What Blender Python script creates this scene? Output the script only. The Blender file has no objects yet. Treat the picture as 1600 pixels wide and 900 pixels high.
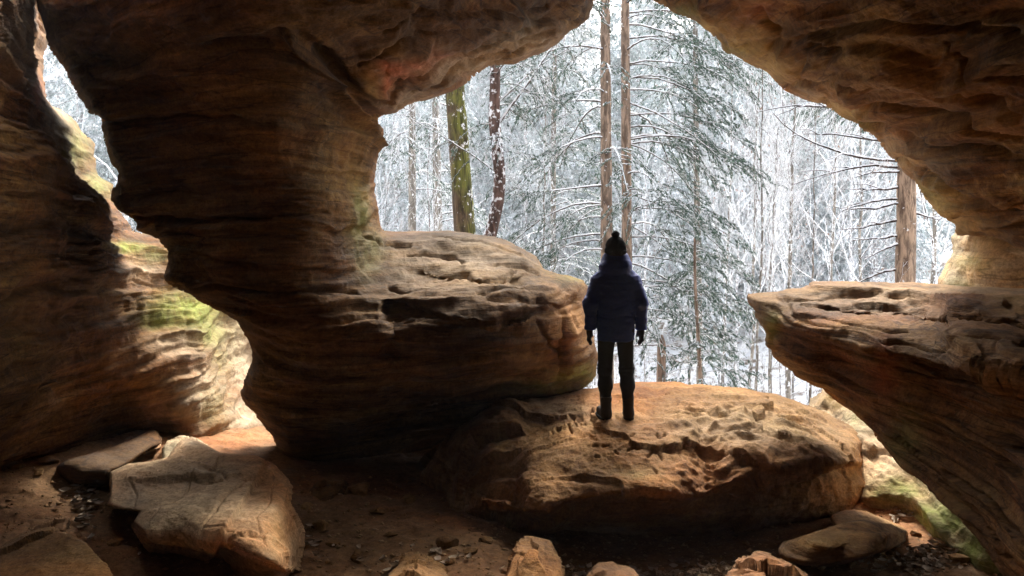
import bpy, math, random
import numpy as np
from mathutils import Vector

# ------------------------------------------------------------------ camera, world, sun, exposure
scene = bpy.context.scene
COL = scene.collection
FPX, CX, HZ = 1256.0, 800.0, 330.0           # focal length, centre column and horizon row of the photograph (1600 px wide)

cam_d = bpy.data.cameras.new("camera"); cam = bpy.data.objects.new("camera", cam_d); COL.objects.link(cam)
cam_d.sensor_width = 36.0; cam_d.lens = 36.0 * FPX / 1600.0
cam_d.shift_y = (HZ - 450.0) / 1600.0
cam_d.clip_start = 0.05; cam_d.clip_end = 2000
cam.location = (0, 0, 0); cam.rotation_euler = (math.radians(90), 0, 0)
scene.camera = cam

SUN_EL, SUN_AZ = math.radians(38), math.radians(13)      # azimuth measured from +Y towards +X
world = bpy.data.worlds.new("World"); scene.world = world; world.use_nodes = True
nt = world.node_tree; bg = nt.nodes["Background"]
sky = nt.nodes.new("ShaderNodeTexSky"); sky.sky_type = 'NISHITA'; sky.sun_disc = False
sky.sun_elevation = SUN_EL; sky.sun_rotation = SUN_AZ; sky.air_density = 1.0; sky.dust_density = 6.0; sky.ozone_density = 0.6
hsv = nt.nodes.new("ShaderNodeHueSaturation"); hsv.inputs["Saturation"].default_value = 0.35   # overcast: nearly colourless sky
nt.links.new(sky.outputs[0], hsv.inputs["Color"]); nt.links.new(hsv.outputs[0], bg.inputs[0])
bg.inputs[1].default_value = 0.15
sun_d = bpy.data.lights.new("sun", 'SUN'); sun = bpy.data.objects.new("sun", sun_d); COL.objects.link(sun)
sun_d.energy = 1.5; sun_d.angle = math.radians(11); sun_d.color = (1.0, 0.945, 0.86)
sd = Vector((math.sin(SUN_AZ)*math.cos(SUN_EL), math.cos(SUN_AZ)*math.cos(SUN_EL), math.sin(SUN_EL)))
sun.rotation_euler = sd.to_track_quat('Z', 'Y').to_euler(); sun.location = sd * 60

scene.view_settings.view_transform = 'Standard'; scene.view_settings.look = 'None'
scene.view_settings.exposure = 2.32; scene.view_settings.gamma = 1.0; scene.view_settings.use_curve_mapping = False
scene.render.engine = 'CYCLES'
scene.cycles.max_bounces = 10; scene.cycles.diffuse_bounces = 2; scene.cycles.volume_bounces = 1
scene.cycles.sample_clamp_indirect = 4.0

# ------------------------------------------------------------------ noise
_rs = np.random.RandomState(7)
_perm = _rs.permutation(256).astype(np.int32); _perm = np.concatenate([_perm, _perm, _perm])
_g = _rs.normal(size=(256, 3)); _g = (_g / np.linalg.norm(_g, axis=1)[:, None]).astype(np.float32)
def perlin(p):
    p = np.asarray(p, dtype=np.float32)
    i = np.floor(p).astype(np.int32); f = p - i; u = f*f*f*(f*(f*6-15)+10); i &= 255
    out = 0
    for dx in (0, 1):
        wx = u[:, 0] if dx else 1-u[:, 0]
        hx = _perm[i[:, 0]+dx]
        for dy in (0, 1):
            wy = u[:, 1] if dy else 1-u[:, 1]
            hy = _perm[hx + i[:, 1]+dy]
            for dz in (0, 1):
                wz = u[:, 2] if dz else 1-u[:, 2]
                g = _g[_perm[hy + i[:, 2]+dz]]
                out = out + wx*wy*wz*((f[:, 0]-dx)*g[:, 0] + (f[:, 1]-dy)*g[:, 1] + (f[:, 2]-dz)*g[:, 2])
    return out*1.5
def fbm(p, o=4, gain=.5, lac=2.03):
    a = 1.0; s = 0; t = 0; p = np.asarray(p, dtype=np.float32)
    for k in range(o):
        s = s + a*perlin(p + 17.3*k); t += a; a *= gain; p = p*lac
    return s/t
def ridged(p, o=4):
    a = 1.0; s = 0; t = 0
    for k in range(o):
        s = s + a*(1-2*np.abs(perlin(p + 31.7*k))); t += a; a *= .5; p = p*2.05
    return s/t
def sstep(a, b, x):
    t = np.clip((x-a)/(b-a), 0, 1); return t*t*(3-2*t)

# ------------------------------------------------------------------ object helpers
def tag(o, label=None, cat=None, group=None, kind=None):
    if label: o["label"] = label
    if cat: o["category"] = cat
    if group: o["group"] = group
    if kind: o["kind"] = kind
    return o
def np_mesh(name, V, F, mats, smooth=True, midx=None, attrs=None):
    """V (n,3), F (m,k) -> mesh"""
    me = bpy.data.meshes.new(name); V = np.asarray(V, dtype=np.float32); F = np.asarray(F, dtype=np.int32)
    m, k = F.shape
    me.vertices.add(len(V)); me.vertices.foreach_set("co", V.ravel())
    me.loops.add(m*k); me.loops.foreach_set("vertex_index", F.ravel())
    me.polygons.add(m); me.polygons.foreach_set("loop_start", np.arange(0, m*k, k, dtype=np.int32))
    me.polygons.foreach_set("loop_total", np.full(m, k, dtype=np.int32))
    if smooth: me.polygons.foreach_set("use_smooth", np.ones(m, dtype=bool))
    for mt in (mats if isinstance(mats, (list, tuple)) else [mats]): me.materials.append(mt)
    if midx is not None: me.polygons.foreach_set("material_index", np.asarray(midx, dtype=np.int32))
    for an, arr in (attrs or {}).items():
        a = me.attributes.new(an, 'FLOAT_COLOR', 'POINT'); a.data.foreach_set("color", np.asarray(arr, dtype=np.float32).ravel())
    me.update(calc_edges=True)
    return me
def link(name, me, parent=None, loc=None):
    o = bpy.data.objects.new(name, me); COL.objects.link(o)
    if parent: o.parent = parent
    if loc is not None: o.location = loc
    return o
def empty(name, loc=(0, 0, 0), rz=0):
    o = bpy.data.objects.new(name, None); COL.objects.link(o); o.location = loc; o.rotation_euler = (0, 0, rz)
    o.empty_display_size = .3
    return o
def at(px, py, Y):
    return np.array([(px-CX)/FPX*Y, Y, (HZ-py)/FPX*Y])

# ------------------------------------------------------------------ materials
def new_mat(name):
    m = bpy.data.materials.new(name); m.use_nodes = True
    n = m.node_tree; b = n.nodes["Principled BSDF"]
    b.inputs["Specular IOR Level"].default_value = .25
    return m, n, b
def N(n, t, **kw):
    x = n.nodes.new("ShaderNode"+t)
    for k, v in kw.items():
        if k in x.inputs: x.inputs[k].default_value = v
        else: setattr(x, k, v)
    return x
def ramp(n, stops, interp='LINEAR'):
    r = n.nodes.new("ShaderNodeValToRGB"); e = r.color_ramp.elements; r.color_ramp.interpolation = interp
    while len(e) > 1: e.remove(e[0])
    e[0].position = stops[0][0]; e[0].color = (*stops[0][1], 1)
    for p, c in stops[1:]:
        q = e.new(p); q.color = (*c, 1)
    return r
def mixc(n, fac, a, b, blend='MIX'):
    m = n.nodes.new("ShaderNodeMix"); m.data_type = 'RGBA'; m.blend_type = blend
    for s, v in ((m.inputs[0], fac), (m.inputs[6], a), (m.inputs[7], b)):
        if hasattr(v, 'is_linked') or hasattr(v, 'links'): n.links.new(v, s)
        else: s.default_value = v if isinstance(v, float) else (*v, 1)
    return m.outputs[2]
def rock_mat(name, dark, mid, light, band=5.0, scale=1.0, bump=1.0, tilt=(0.05, 0.03, 0), lam=.9):
    m, n, b = new_mat(name); L = n.links.new
    geo = N(n, "NewGeometry")
    mp = N(n, "Mapping"); mp.inputs["Scale"].default_value = (scale, scale, scale); mp.inputs["Rotation"].default_value = tilt
    L(geo.outputs["Position"], mp.inputs[0])
    mp2 = N(n, "Mapping"); mp2.inputs["Scale"].default_value = (.55, .55, band); L(mp.outputs[0], mp2.inputs[0])
    nb = N(n, "TexNoise", Scale=1.0, Detail=7.0, Roughness=.66, Distortion=.12); L(mp2.outputs[0], nb.inputs["Vector"])
    nl = N(n, "TexNoise", Scale=.8, Detail=5.0, Roughness=.6); L(mp.outputs[0], nl.inputs["Vector"])
    nf = N(n, "TexNoise", Scale=14.0, Detail=8.0, Roughness=.7); L(mp.outputs[0], nf.inputs["Vector"])
    r = ramp(n, [(.28, dark), (.5, mid), (.72, light)]); L(nb.outputs[0], r.inputs[0])
    r2 = ramp(n, [(.35, dark), (.52, mid), (.68, light)]); L(nl.outputs[0], r2.inputs[0])
    c = mixc(n, .5, r.outputs[0], r2.outputs[0])
    rf = ramp(n, [(.3, (.42, .38, .34)), (.46, (.85, .83, .8)), (.58, (1.05, 1.05, 1.05)), (.75, (1.5, 1.48, 1.42))]); L(nf.outputs[0], rf.inputs[0])
    c = mixc(n, .8, c, rf.outputs[0], 'MULTIPLY')
    # broad iron-rich and bleached zones, and sand grain
    nz = N(n, "TexNoise", Scale=.55, Detail=4.0, Roughness=.6, Distortion=.4); mpz = N(n, "Mapping"); mpz.inputs["Scale"].default_value = (1, 1, 2.4); mpz.inputs["Location"].default_value = (11, 4, 9); L(mp.outputs[0], mpz.inputs[0]); L(mpz.outputs[0], nz.inputs["Vector"])
    rz = ramp(n, [(.36, (.82, .92, .95)), (.5, (1, 1, 1)), (.62, (1.2, .97, .76)), (.74, (1.3, .9, .62))]); L(nz.outputs[0], rz.inputs[0])
    c = mixc(n, .85, c, rz.outputs[0], 'MULTIPLY')
    n5 = N(n, "TexNoise", Scale=42.0, Detail=5.0, Roughness=.75); L(mp.outputs[0], n5.inputs["Vector"])
    r5 = ramp(n, [(.36, (.55, .52, .5)), (.48, (.95, .95, .95)), (.62, (1.3, 1.3, 1.28))]); L(n5.outputs[0], r5.inputs[0])
    c = mixc(n, .75, c, r5.outputs[0], 'MULTIPLY')
    # thin bedding: fine light and dark laminae, and dark hairline partings between beds
    mp3 = N(n, "Mapping"); mp3.inputs["Scale"].default_value = (1.3, 1.3, band*3.6); L(mp.outputs[0], mp3.inputs[0])
    n3 = N(n, "TexNoise", Scale=1.0, Detail=6.0, Roughness=.6, Distortion=.1); L(mp3.outputs[0], n3.inputs["Vector"])
    r3 = ramp(n, [(.32, (.5, .46, .42)), (.47, (.9, .88, .86)), (.56, (1.1, 1.1, 1.08)), (.7, (1.5, 1.5, 1.45))]); L(n3.outputs[0], r3.inputs[0])
    c = mixc(n, lam, c, r3.outputs[0], 'MULTIPLY')
    n4 = N(n, "TexNoise", Scale=1.0, Detail=3.0, Roughness=.5, Distortion=.15); mp4 = N(n, "Mapping"); mp4.inputs["Scale"].default_value = (.5, .5, band*1.2); mp4.inputs["Location"].default_value = (3, 7, 1); L(mp.outputs[0], mp4.inputs[0]); L(mp4.outputs[0], n4.inputs["Vector"])
    r4 = ramp(n, [(.485, (1, 1, 1)), (.5, (.22, .17, .13)), (.515, (1, 1, 1))]); L(n4.outputs[0], r4.inputs[0])
    c = mixc(n, lam*.8, c, r4.outputs[0], 'MULTIPLY')
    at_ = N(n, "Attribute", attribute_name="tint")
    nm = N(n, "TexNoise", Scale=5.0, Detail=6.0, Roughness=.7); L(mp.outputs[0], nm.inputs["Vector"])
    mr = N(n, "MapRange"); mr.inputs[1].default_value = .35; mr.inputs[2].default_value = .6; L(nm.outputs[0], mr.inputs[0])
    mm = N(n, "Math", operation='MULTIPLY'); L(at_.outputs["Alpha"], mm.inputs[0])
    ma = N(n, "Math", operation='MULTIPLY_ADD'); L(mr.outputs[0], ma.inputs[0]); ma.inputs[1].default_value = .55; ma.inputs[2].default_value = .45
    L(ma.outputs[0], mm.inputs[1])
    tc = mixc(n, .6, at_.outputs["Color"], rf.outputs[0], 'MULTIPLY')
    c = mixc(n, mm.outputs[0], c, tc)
    L(c, b.inputs["Base Color"]); b.inputs["Roughness"].default_value = .92
    b1 = N(n, "Bump", Strength=bump, Distance=.05); L(nb.outputs[0], b1.inputs["Height"])
    b2 = N(n, "Bump", Strength=bump*.9, Distance=.02); L(nf.outputs[0], b2.inputs["Height"]); L(b1.outputs[0], b2.inputs["Normal"])
    b3 = N(n, "Bump", Strength=bump*.8, Distance=.02); L(n3.outputs[0], b3.inputs["Height"]); L(b2.outputs[0], b3.inputs["Normal"])
    L(b3.outputs[0], b.inputs["Normal"])
    return m

M = {}
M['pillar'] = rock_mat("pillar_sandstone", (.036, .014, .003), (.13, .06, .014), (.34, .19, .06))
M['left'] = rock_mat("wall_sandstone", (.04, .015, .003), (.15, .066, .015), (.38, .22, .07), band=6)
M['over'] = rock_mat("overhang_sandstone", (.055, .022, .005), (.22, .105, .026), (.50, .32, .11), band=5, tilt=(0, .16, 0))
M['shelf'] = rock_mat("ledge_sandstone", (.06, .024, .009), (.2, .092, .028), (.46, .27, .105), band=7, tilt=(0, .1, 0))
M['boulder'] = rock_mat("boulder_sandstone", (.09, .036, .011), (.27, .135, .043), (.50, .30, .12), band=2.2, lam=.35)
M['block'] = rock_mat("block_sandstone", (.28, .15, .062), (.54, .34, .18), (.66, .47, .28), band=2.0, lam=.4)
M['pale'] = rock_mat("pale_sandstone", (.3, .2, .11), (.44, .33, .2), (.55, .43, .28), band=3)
M['floor'] = rock_mat("sandy_floor", (.13, .06, .025), (.26, .13, .052), (.40, .23, .11), band=1.0, bump=.5, lam=.2)

# ------------------------------------------------------------------ sculpted rock masses
def tps(ctrl, q):
    """smooth surface through scattered control values: ctrl rows (x, y, value)"""
    c = np.array(ctrl, dtype=np.float64); P = c[:, :2]/100.0; n = len(P)
    def phi(r2): return np.where(r2 > 1e-12, .5*r2*np.log(np.maximum(r2, 1e-12)), 0)
    d2 = ((P[:, None]-P[None])**2).sum(-1)
    A = np.zeros((n+3, n+3)); A[:n, :n] = phi(d2) + np.eye(n)*.02; A[:n, n] = 1; A[:n, n+1:] = P; A[n, :n] = 1; A[n+1:, :n] = P.T
    w = np.linalg.solve(A, np.concatenate([c[:, 2], [0, 0, 0]]))
    Q = np.asarray(q, dtype=np.float64)/100.0; out = w[n] + Q @ w[n+1:]
    for k in range(n):
        out = out + w[k]*phi(((Q-P[k])**2).sum(-1))
    return out
def poly_sd(poly, q):
    """signed distance (inside > 0) and nearest boundary point"""
    P = np.array(poly, dtype=np.float64); Q = np.roll(P, -1, axis=0)
    best = np.full(len(q), 1e18); near = np.zeros((len(q), 2)); ins = np.zeros(len(q), dtype=bool)
    for a, b in zip(P, Q):
        ab = b-a; t = np.clip(((q-a)@ab)/max(ab@ab, 1e-9), 0, 1); c = a + t[:, None]*ab
        d = ((q-c)**2).sum(1); k = d < best; best[k] = d[k]; near[k] = c[k]
        if a[1] != b[1]:
            cr = ((a[1] > q[:, 1]) != (b[1] > q[:, 1])) & (q[:, 0] < (b[0]-a[0])*(q[:, 1]-a[1])/(b[1]-a[1]) + a[0])
            ins ^= cr
    return np.where(ins, 1, -1)*np.sqrt(best), near
def smooth_poly(poly, n=3, rough=1.2, seed=0):
    P = np.array(poly, dtype=np.float64); m = len(P); out = []
    for i in range(m):
        p0, p1, p2, p3 = P[i-1], P[i], P[(i+1) % m], P[(i+2) % m]
        L = np.linalg.norm(p2-p1); k = n if L > 6 else 1
        for j in range(k):
            t = j/k
            out.append(.5*((2*p1)+(-p0+p2)*t+(2*p0-5*p1+4*p2-p3)*t*t+(-p0+3*p1-3*p2+p3)*t**3))
    out = np.array(out); rs = np.random.RandomState(seed); out += rs.normal(size=out.shape)*rough*.4
    return out
def vnormals(V, F):
    n = np.zeros_like(V); a = V[F[:, 2]]-V[F[:, 0]]; b = V[F[:, 3]]-V[F[:, 1]]; fn = np.cross(a, b)
    for k in range(4): 
        for d in range(3): n[:, d] += np.bincount(F[:, k], fn[:, d], minlength=len(V))
    return n/np.maximum(np.linalg.norm(n, axis=1)[:, None], 1e-9)
def sandstone(P, amp=1.0, seed=0.0, k=5.0, tilt=(0.0, 0.0), lump=.16, ledge=.05, fine=.02, sharp=1.0, plates=1.3):
    """layered sandstone relief in world space: lumps, thin ledges, pitted grain"""
    Q = P + seed
    w = np.stack([fbm(Q*.6+5, 3), fbm(Q*.6+9, 3), fbm(Q*.6+13, 3)], 1)
    h = lump*fbm(Q*.75, 4)
    z = P[:, 2] + tilt[0]*P[:, 0] + tilt[1]*P[:, 1] + .25*w[:, 2]
    S = np.stack([P[:, 0]*.32+.35*w[:, 0], P[:, 1]*.32+.35*w[:, 1], z*k], 1)+seed
    h += ledge*ridged(S, 4)*sharp
    t = z*k*.75 + .6*fbm(Q*.5, 2); fr = t-np.floor(t)
    saw = np.where(fr < .8, fr/.8, (1-fr)/.2)
    h += ledge*.9*(saw-.5)*(.4+.9*np.clip(fbm(Q*.9+40, 2)*2+.4, 0, 1))
    # bedding plates: every layer stands out by its own amount, with a sharp step between layers
    for kk, aa in ((k*1.3, 1.0), (k*3.1, .45)):
        u = z*kk + .35*fbm(Q*.9+77, 3) + .25*fbm(Q*2.6+3, 2); Lr = np.floor(u); fu = u-Lr
        rnd = lambda L: np.modf(np.abs(np.sin(L*12.9898+seed)*43758.5453))[0]-.5
        st = sstep(.86, .99, fu); plate = rnd(Lr)*(1-st)+rnd(Lr+1)*st
        h += ledge*plates*aa*plate*np.clip(.55+1.6*fbm(Q*.8+15*kk, 3), 0, 1.2)
    h += fine*fbm(Q*7, 5, .62) - fine*.9*np.clip(perlin(Q*np.array([3.3, 3.3, 5.]))-.3, 0, 1)
    return h*amp
def facets(P, seed, k=1.6, amp=.12):
    """angular breakage: planes of a cell pattern"""
    P = P + np.stack([fbm(P*2.3+4, 3), fbm(P*2.3+14, 3), fbm(P*2.3+24, 3)], 1)*.22
    Q = P*k+seed; rs = np.random.RandomState(int(seed)); c = rs.uniform(P.min(0)*k+seed-1, P.max(0)*k+seed+1, size=(26, 3)); g = rs.normal(size=(26, 3))*.5
    best = np.full(len(P), 1e9); h = np.zeros(len(P))
    for a, b in zip(c, g):
        d = ((Q-a)**2).sum(1); m = d < best; best[m] = d[m]; h[m] = ((Q-a)@b)[m]
    return amp*np.clip(h, -1, 1)
def spaced(a, b, lo, hi, fine, coarse):
    xs = [a]
    while xs[-1] < b:
        xs.append(xs[-1] + (fine if lo <= xs[-1] <= hi else coarse))
    return np.array(xs)
TINTS = {'moss': (.21, .26, .035), 'red': (.58, .12, .03), 'ochre': (.5, .32, .1), 'pale': (.56, .44, .29), 'grey': (.3, .26, .2), 'orange': (.48, .22, .06), 'dark': (.07, .04, .022), 'green': (.27, .3, .08)}
def stroke_d(q, strokes):
    d = np.full(len(q), 99.0)
    for s in strokes:
        s = np.array(s, float); lo = s.min(0)-30; hi = s.max(0)+30
        k = ((q > lo) & (q < hi)).all(1); qq = q[k]; dd = d[k]
        for u, v in zip(s[:-1], s[1:]):
            ab = v-u; t = np.clip(((qq-u)@ab)/(ab@ab), 0, 1); dd = np.minimum(dd, np.linalg.norm(qq-u-t[:, None]*ab, axis=1))
        d[k] = dd
    return d
def cracks(q, V, strokes, depth, width):
    w = np.stack([perlin(V*2.2+3), perlin(V*2.2+13)], 1)*7 + np.stack([perlin(V*9+3), perlin(V*9+13)], 1)*1.5
    wd = width*(1+.7*perlin(V*3+5))
    return -depth*np.exp(-(stroke_d(q+w, strokes)/wd)**2)
def below(q, V_or_none, line, depth, width, wob=5):
    """how far the rock is set back under an overhanging lip that follows line (px, py)"""
    l = np.array(line, float); y = np.interp(q[:, 0], l[:, 0], l[:, 1])
    P = np.stack([q[:, 0]/38, q[:, 0]*0+3.3, q[:, 0]*0+.5], 1); y = y + wob*fbm(P, 4)*2
    m = sstep(l[0, 0], l[0, 0]+25, q[:, 0])*sstep(l[-1, 0], l[-1, 0]-25, q[:, 0])
    return depth*m*sstep(0, width, q[:, 1]-y)
def relief(name, poly, ctrl, mat, step=2.0, roll=(40, .6), back=(200, 2.5), disp=None, tint=(), n=3, rough=1.2, seed=0, extra=None, inner=None, edge=28):
    poly = smooth_poly(poly, n, rough, seed)
    x0, y0 = poly.min(0)-step; x1, y1 = poly.max(0)+step
    xs = spaced(x0, x1+step, -20, 1620, step, step*5); ys = spaced(y0, y1+step, -20, 920, step, step*5)
    X, Y = np.meshgrid(xs, ys); q = np.stack([X.ravel(), Y.ravel()], 1)
    sd, near = poly_sd(poly, q)
    gx = np.gradient(xs); gy = np.gradient(ys); loc = np.maximum(*np.meshgrid(gx, gy)).ravel()
    w = len(xs); idx = np.arange(len(q)).reshape(len(ys), w)
    Fa = np.stack([idx[:-1, :-1], idx[1:, :-1], idx[1:, 1:], idx[:-1, 1:]], -1).reshape(-1, 4)
    Fa = Fa[(sd[Fa] > -.75*loc[Fa]).all(1)]
    snap = sd < .35*loc
    # faces wholly snapped vanish
    Fa = Fa[~snap[Fa].all(1)]
    used = np.unique(Fa); remap = -np.ones(len(q), dtype=np.int64); remap[used] = np.arange(len(used)); Fa = remap[Fa]
    q = q[used]; sd = sd[used]; snap = snap[used]; near = near[used]
    q = np.where(snap[:, None], near, q); sd = np.where(snap, 0, sd)
    # boundary loop vertices must be shared by front and back
    e = np.sort(np.concatenate([Fa[:, [0, 1]], Fa[:, [1, 2]], Fa[:, [2, 3]], Fa[:, [3, 0]]]), axis=1)
    key = e[:, 0]*len(q)+e[:, 1]; u, c = np.unique(key, return_counts=True); bk = u[c == 1]
    onb = np.zeros(len(q), dtype=bool); onb[bk//len(q)] = True; onb[bk % len(q)] = True
    D = tps(ctrl, q); rw, rr = roll; bw, T = back
    if extra is not None: D = D + extra(q)
    t = np.clip(sd/rw, 0, 1); D0 = D
    Df = D + rr*(1-np.sqrt(np.maximum(1-(1-t)**2, 0)))
    t2 = np.clip(sd/bw, 0, 1)
    Db = D + rr + T*np.sqrt(np.maximum(1-(1-t2)**2, 0))
    def pts(D): return np.stack([(q[:, 0]-CX)/FPX*D, D, (HZ-q[:, 1])/FPX*D], 1)
    Vf = pts(Df); bi = ~onb; bmap = np.arange(len(q)); bmap[bi] = len(q)+np.arange(bi.sum())
    V = np.concatenate([Vf, pts(Db)[bi]]); F = np.concatenate([Fa, bmap[Fa][:, ::-1]])
    nrm = vnormals(V, F)
    if disp is not None:
        sdv = np.concatenate([sd, sd[bi]]); V = V + nrm*(disp(V)*(.3+.7*sstep(0, edge, sdv)))[:, None]
    if inner is not None:
        V[:len(q)] += nrm[:len(q)]*inner(q, V[:len(q)])[:, None]
    T4 = np.zeros((len(V), 4)); qq = np.concatenate([q, q[bi]])
    for (tx, ty, rx, ry, colr, st) in tint:
        d = ((qq[:, 0]-tx)/rx)**2 + ((qq[:, 1]-ty)/ry)**2
        wgt = st*np.exp(-d*1.2); tot = T4[:, 3]+wgt+1e-9
        T4[:, :3] = (T4[:, :3]*T4[:, 3:4] + np.array(TINTS[colr])[None]*wgt[:, None])/tot[:, None]
        T4[:, 3] = np.minimum(1, np.maximum(T4[:, 3], wgt))
    cen = (V.min(0)+V.max(0))/2; cen[2] = V[:, 2].min()
    me = np_mesh(name, V-cen, F, mat, attrs={"tint": T4})
    return link(name, me, loc=cen)
M['deep'] = rock_mat("dark_unseen_rock", (.02, .01, .005), (.04, .02, .01), (.07, .035, .018))  # for the unseen slabs, dark so they bounce little light

# ------------------------------------------------------------------ the cave
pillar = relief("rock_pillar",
    [(560, -430), (700, -430), (1150, -400), (1060, -200), (1000, -120), (950, -50), (925, 0), (915, 25), (888, 50), (865, 68), (830, 85), (800, 96), (765, 104), (725, 130), (690, 150), (650, 160), (620, 172), (597, 180),
     (591, 190), (600, 205), (592, 225), (590, 245), (588, 265), (584, 300), (590, 330), (592, 350), (602, 362), (650, 364), (700, 364), (740, 368), (790, 376), (830, 392), (845, 412), (852, 421), (885, 431), (912, 440), (918, 470),
     (920, 500), (926, 530), (935, 555), (933, 580), (925, 598), (905, 612), (850, 626), (790, 650), (740, 700), (700, 790), (600, 800), (500, 790), (450, 750), (437, 714), (430, 687), (415, 665), (400, 646), (389, 636), (378, 618), (381, 600), (389, 583),
     (397, 560), (396, 540), (386, 520), (371, 498), (357, 488), (340, 479), (300, 463), (270, 450), (258, 440), (257, 425), (262, 405), (258, 386), (242, 370), (226, 364), (214, 358), (213, 350), (204, 341), (186, 326), (172, 312), (182, 285), (180, 270), (170, 245),
     (165, 222), (157, 200), (157, 184), (140, 176), (122, 148), (110, 126), (105, 115), (95, 100), (80, 76), (71, 50), (60, 0), (64, -30), (140, -80), (380, -130)],  # cut back above the frame to widen the added sky opening
    [(200, -80, 5.8), (600, -420, 4.0), (900, -400, 4.3), (1130, -380, 6), (1000, -150, 8.2), (300, -200, 4.6), (700, -200, 5.2),
     (70, 0, 7.2), (300, 0, 5.9), (500, 0, 5.7), (700, 0, 6.3), (900, 0, 8.6), (110, 130, 7.8), (300, 150, 7.1), (440, 60, 6.3), (470, 130, 6.9), (520, 110, 7.4), (560, 80, 7.2), (590, 110, 7.6), (700, 100, 8.4), (610, 165, 9.2), (860, 60, 9.3),
     (530, 200, 7.9), (560, 200, 8.5), (585, 230, 8.8), (170, 290, 8.0), (300, 300, 7.5), (450, 300, 7.35), (530, 320, 7.9), (560, 310, 8.8), (588, 320, 9.2), (570, 400, 8.5),
     (602, 366, 9.8), (740, 372, 10.0), (840, 402, 9.8), (900, 440, 9.5), (640, 440, 8.3), (740, 440, 8.3), (560, 450, 7.9), (700, 490, 7.4), (800, 484, 7.6), (860, 455, 8.3), (500, 480, 7.3), (400, 500, 7.5), (640, 560, 7.3), (750, 560, 7.6), (830, 540, 8.0), (850, 580, 8.3), (918, 570, 9.0),
     (450, 700, 8.5), (600, 740, 9.9), (700, 680, 9.5), (800, 620, 8.9), (300, 440, 7.8), (262, 400, 8.2), (390, 540, 8.0), (560, 640, 7.9), (560, 690, 8.7), (640, 690, 9.3)],
    M['pillar'], inner=lambda q, V: cracks(q, V, [[(560, 372), (600, 385), (640, 388)], [(680, 377), (720, 380), (770, 391), (815, 402)], [(640, 402), (680, 400), (710, 405), (722, 414)], [(685, 428), (730, 437), (750, 449), (790, 441), (802, 434)], [(745, 466), (800, 461), (832, 450)], [(775, 424), (838, 430)], [(610, 440), (660, 452), (700, 458)], [(840, 470), (870, 478), (900, 470)], [(830, 500), (850, 530), (870, 545)]], .065, 2.0)
        + .16*np.exp(-(stroke_d(q, [[(450, 45), (470, 78), (500, 112), (530, 160), (560, 190), (588, 222)]])/9)**2) - .2*np.exp(-(stroke_d(q, [[(500, 75), (530, 120), (565, 165), (592, 205)]])/13)**2)
        + cracks(q, V, [[(100, 330), (300, 345), (500, 335)], [(260, 448), (420, 458), (560, 450)], [(130, 190), (300, 180), (420, 190)]], .08, 4) + cracks(q, V, [[(590, 152), (640, 112), (700, 88), (800, 62), (900, 30)], [(620, 165), (700, 130), (780, 92), (860, 56)], [(560, 92), (620, 58), (700, 48), (820, 40)], [(640, 140), (720, 100), (790, 78)], [(600, 40), (720, 20), (860, 10)], [(300, 60), (420, 70), (470, 90)]], .07, 3),
    roll=(30, .6), back=(200, 1.1), disp=lambda P: sandstone(P, 1.0, 3.1, 4.5, (.04, -.04), .17, .06, .026, 1.0, 2.1),
    tint=[(615, 98, 40, 20, 'red', 1), (650, 86, 36, 16, 'red', 1), (690, 84, 30, 10, 'red', .7), (600, 120, 14, 20, 'red', .9), (578, 112, 14, 26, 'ochre', 1), (612, 70, 30, 12, 'ochre', .6), (700, 95, 90, 30, 'pale', .7), (640, 150, 50, 20, 'pale', .5), (820, 60, 60, 30, 'pale', .45),
          (555, 330, 18, 70, 'green', .55), (580, 400, 30, 40, 'green', .4), (890, 585, 60, 22, 'moss', .85), (850, 600, 70, 20, 'moss', .7), (890, 500, 40, 45, 'orange', .7), (830, 560, 60, 40, 'ochre', .4), (720, 420, 120, 50, 'pale', .5), (640, 420, 40, 40, 'pale', .4), (450, 520, 80, 40, 'orange', .35), (900, 435, 30, 10, 'green', .5), (545, 240, 25, 60, 'orange', .4)],  # pale on the ledge top paints its light over darker stone
    extra=lambda q: below(q, None, [(590, 462), (640, 468), (700, 492), (760, 498), (800, 489), (850, 476), (890, 462)], .22, 9)*sstep(640, 560, q[:, 1]) + below(q, None, [(640, 418), (700, 430), (770, 446), (830, 428)], .1, 5)*sstep(500, 460, q[:, 1]), seed=1)
tag(pillar, "dark massive sandstone pillar left of the window, flowing up into the ceiling and out into a flat ledge", "rock pillar")

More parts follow.
